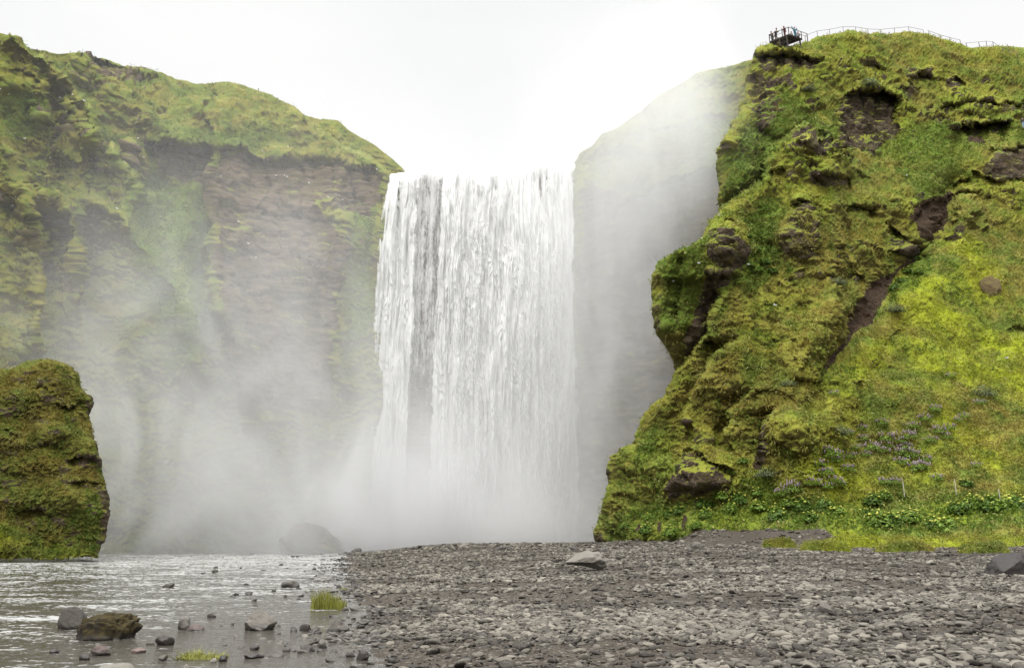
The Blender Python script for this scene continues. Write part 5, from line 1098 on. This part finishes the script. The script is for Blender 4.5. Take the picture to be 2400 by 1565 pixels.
for px, py, lab in [(2112, 1160, 'pale post above the yellow flowers, leftmost of the three in the grass'), (2228, 1163, 'short pale post between the two other posts in the grass'), (2338, 1170, 'tall pale post standing at the right end of the lower meadow')]:
    p, nn = hpick(px, py); o = MB(); o.bar((0, 0, -0.4), (0, 0, 0.9), 0.035, 0.03, 8); o.bar((0, 0, 0.9), (0, 0, 0.92), 0.03, 0.012, 8); o = o.build('fence_post', M_POST); o.location = (p[0], p[1] - 0.5, p[2] + 0.05); tag(o, lab, 'post')

# ------------------------------------------------------------------ people
def skin_obj(name, pts, edges, radii, mat, parent, sub=1):
    me = bpy.data.meshes.new(name); me.from_pydata(pts, edges, []); o = bpy.data.objects.new(name, me); COL.objects.link(o); o.parent = parent
    m = o.modifiers.new('skin', 'SKIN'); m.use_smooth_shade = True
    for i, r_ in enumerate(radii): me.skin_vertices[0].data[i].radius = (r_, r_) if not isinstance(r_, tuple) else r_
    me.skin_vertices[0].data[0].use_root = True; s = o.modifiers.new('sub', 'SUBSURF'); s.levels = s.render_levels = sub
    me.materials.append(mat); return o
SKINC = plain('skin', (0.42, 0.27, 0.20), 0.6, 0.05); HAIRC = plain('hair', (0.03, 0.022, 0.018), 0.7, 0.1)
def person(loc, rz, label, coat, legs, pose='stand', h=1.72):
    root = empty('person', loc, rz); tag(root, label, 'person'); k = h / 1.72
    lean = {'stand': 0.0, 'lean': 0.42, 'photo': 0.06, 'raise': -0.05, 'sit': 0.1}[pose]; drop = 0.42 if pose == 'sit' else 0.0
    pel = Vector((0, 0, 0.95 - drop)); ch = pel + Vector((0, lean * 0.55, 0.38)); nk = pel + Vector((0, lean * 0.9, 0.55)); hd = nk + Vector((0, 0.04 + lean * 0.15, 0.12)); top = hd + Vector((0, lean * 0.06, 0.11))
    def arm(s):
        sh = ch + Vector((0.19 * s, 0, 0.10))
        if pose == 'raise' and s > 0: el_, ha = sh + Vector((0.16, 0.08, 0.22)), sh + Vector((0.30, 0.12, 0.46))
        elif pose in ('photo', 'raise'): el_, ha = sh + Vector((0.08 * s, 0.16, -0.20)), sh + Vector((-0.04 * s, 0.34, 0.0))
        elif pose == 'lean': el_, ha = sh + Vector((0.10 * s, 0.12, -0.24)), sh + Vector((0.02 * s, 0.36, -0.22))
        else: el_, ha = sh + Vector((0.06 * s, -0.02, -0.28)), sh + Vector((0.05 * s, 0.08, -0.52))
        return sh, el_, ha
    def leg(s):
        hp = pel + Vector((0.09 * s, 0, -0.04))
        if pose == 'sit': return hp, hp + Vector((0.06 * s, 0.38, 0.02)), Vector((0.12 * s, 0.40, 0.08))
        return hp, Vector((0.11 * s, 0.04 + lean * 0.1, 0.50)), Vector((0.12 * s, -0.02, 0.08))
    pts = [pel, ch, nk, hd, top]; ed = [(0, 1), (1, 2), (2, 3), (3, 4)]; rad = [(0.14, 0.11), (0.17, 0.12), 0.065, 0.115, 0.095]
    for s in (-1, 1):
        a, b, c = arm(s); i = len(pts); pts += [a, b, c, c + (c - b).normalized() * 0.09]; ed += [(1, i), (i, i + 1), (i + 1, i + 2), (i + 2, i + 3)]; rad += [0.065, 0.045, 0.032, (0.04, 0.02)]
        a, b, c = leg(s); i = len(pts); pts += [a, b, c, c + Vector((0, 0.15, -0.04))]; ed += [(0, i), (i, i + 1), (i + 1, i + 2), (i + 2, i + 3)]; rad += [0.09, 0.06, 0.045, (0.045, 0.03)]
    skin_obj('body', [tuple(p * k) for p in pts], ed, rad, SKINC, root, 2)
    pts = [pel + Vector((0, 0, -0.04)), ch, ch + Vector((0, 0.01, 0.12))]; ed = [(0, 1), (1, 2)]; rad = [(0.20, 0.16), (0.235, 0.17), (0.13, 0.11)]
    for s in (-1, 1): a, b, c = arm(s); i = len(pts); pts += [a, b, c]; ed += [(1, i), (i, i + 1), (i + 1, i + 2)]; rad += [0.10, 0.08, 0.06]
    skin_obj('jacket', [tuple(p * k) for p in pts], ed, rad, coat, root, 2)
    pts = [pel]; ed = []; rad = [(0.165, 0.13)]
    for s in (-1, 1): a, b, c = leg(s); i = len(pts); pts += [a, b, c]; ed += [(0, i), (i, i + 1), (i + 1, i + 2)]; rad += [0.11, 0.08, 0.065]
    skin_obj('trousers', [tuple(p * k) for p in pts], ed, rad, legs, root, 2)
    v, f = SPH[3]; v = v * np.array([0.115, 0.125, 0.125]) + np.array(top + Vector((0, -0.025, 0.01))); link('hair', v * k, f, HAIRC, root)
    return root
def on_deck(px, back):   # stands a little behind the front edge
    t = np.clip((1849 - px) / (1849 - 1804), 0, 1) if px < 1849 else None
    base = lerp(A_, B_, t) if t is not None else lerp(A_, C_, np.clip((px - 1849) / 30, 0, 1))
    d = Vector((base.x, base.y, 0)).normalized(); return base + d * back
coat = lambda n, c: plain(n, c, 0.8, 0.15)
D1 = coat('dark_jacket', (0.035, 0.034, 0.036)); D2 = coat('maroon_jacket', (0.10, 0.035, 0.035)); D3 = coat('blue_jacket', (0.07, 0.24, 0.34)); D4 = coat('dark_green_jacket', (0.05, 0.055, 0.045)); D5 = coat('grey_jacket', (0.20, 0.19, 0.18)); J1 = coat('dark_trousers', (0.03, 0.03, 0.035)); J2 = coat('brown_trousers', (0.10, 0.055, 0.045)); J3 = coat('light_blue_trousers', (0.25, 0.33, 0.42))
person(on_deck(1819, 0.5), math.pi, 'person in dark jacket leaning forward over the platform railing', D1, J2, 'lean')
person(on_deck(1811, 0.7), math.pi * 0.8, 'person in dark green jacket bent over at the left platform corner', D4, J1, 'lean', 1.6)
person(on_deck(1840, 0.45), math.pi * 0.6, 'person in maroon clothes holding a camera out on the platform', D2, D2, 'photo')
person(on_deck(1854, 1.2), math.pi, 'person crouching low beside the platform rail post', D5, J1, 'sit', 1.5)
person(on_deck(1864, 0.5), math.pi * 1.0, 'person in bright blue jacket raising one arm on the platform', D3, D3, 'raise', 1.78)
person(on_deck(1871, 1.3), math.pi * 0.9, 'person in grey top standing behind the blue jacket', D5, J1, 'stand', 1.66)
p, nn = hpick(2391, 308); person((p[0], p[1] - 0.7, p[2] - 0.1), math.pi * 1.1, 'person in dark top and light blue trousers climbing at the right hillside edge', D1, J3, 'stand')
# ------------------------------------------------------------------ white seabirds on the cliffs
M_BIRD = plain('white_feathers', (0.80, 0.80, 0.78), 0.7, 0.03); M_WING = plain('grey_feathers', (0.35, 0.36, 0.38), 0.7, 0.05)
def bird():
    root = empty('seabird', (0, 0, 0)); tag(root, 'tiny white seabird resting on the cliff', 'seabird', 'white seabirds resting on the cliffs')
    v, f = SPH[2]; b = v * np.array([0.13, 0.26, 0.12]) * 1.0; b[:, 2] += 0.12; t = ss(-0.1, -0.26, b[:, 1]); b[:, 0] *= 1 - 0.6 * t; b[:, 2] += 0.05 * ss(0.1, 0.26, b[:, 1])
    hd = ss(0.14, 0.24, b[:, 1]); b[:, 2] += 0.09 * hd; link('body', b * 1.25, f, M_BIRD, root)
    for s in (-1, 1): w = v * np.array([0.03, 0.20, 0.06]) + np.array([0.12 * s, -0.06, 0.17]); link('wing', w * 1.25, f, M_WING, root)
    return root
B0 = bird(); nb = 0
def gpick(px, py):
    i = np.argmin((GPX - px) ** 2 + (GPY - py) ** 2); i, j = np.unravel_index(i, GPX.shape); return GORGE[i, j]
for px, py in [(646, 425), (672, 427), (678, 427), (724, 436), (772, 468), (800, 475), (775, 525), (558, 527), (576, 583), (594, 591), (663, 571), (511, 420), (171, 225), (192, 248), (7, 215), (18, 226), (65, 228), (108, 268), (143, 232), (325, 329), (338, 376), (37, 487), (276, 494), (595, 612), (557, 528), (60, 330), (120, 372), (886, 400), (616, 359), (673, 355)]:
    o = B0 if nb == 0 else copy_tree(B0); q = gpick(px, py); o.location = (q[0], q[1] - 0.35, q[2]); o.rotation_euler.z = rr.uniform(0, 6.28); o.scale = (0.62,) * 3; nb += 1
for px, py in [(1688, 511), (1648, 566), (1644, 624), (1743, 627), (1578, 664), (1812, 726), (2201, 555), (2122, 416), (2355, 841)]:
    o = copy_tree(B0); q, nn = hpick(px, py); o.location = (q[0] + nn[0] * .2, q[1] - 0.4, q[2]); o.rotation_euler.z = rr.uniform(0, 6.28); o.scale = (0.55,) * 3
print('all', round(time.time() - T0, 1))
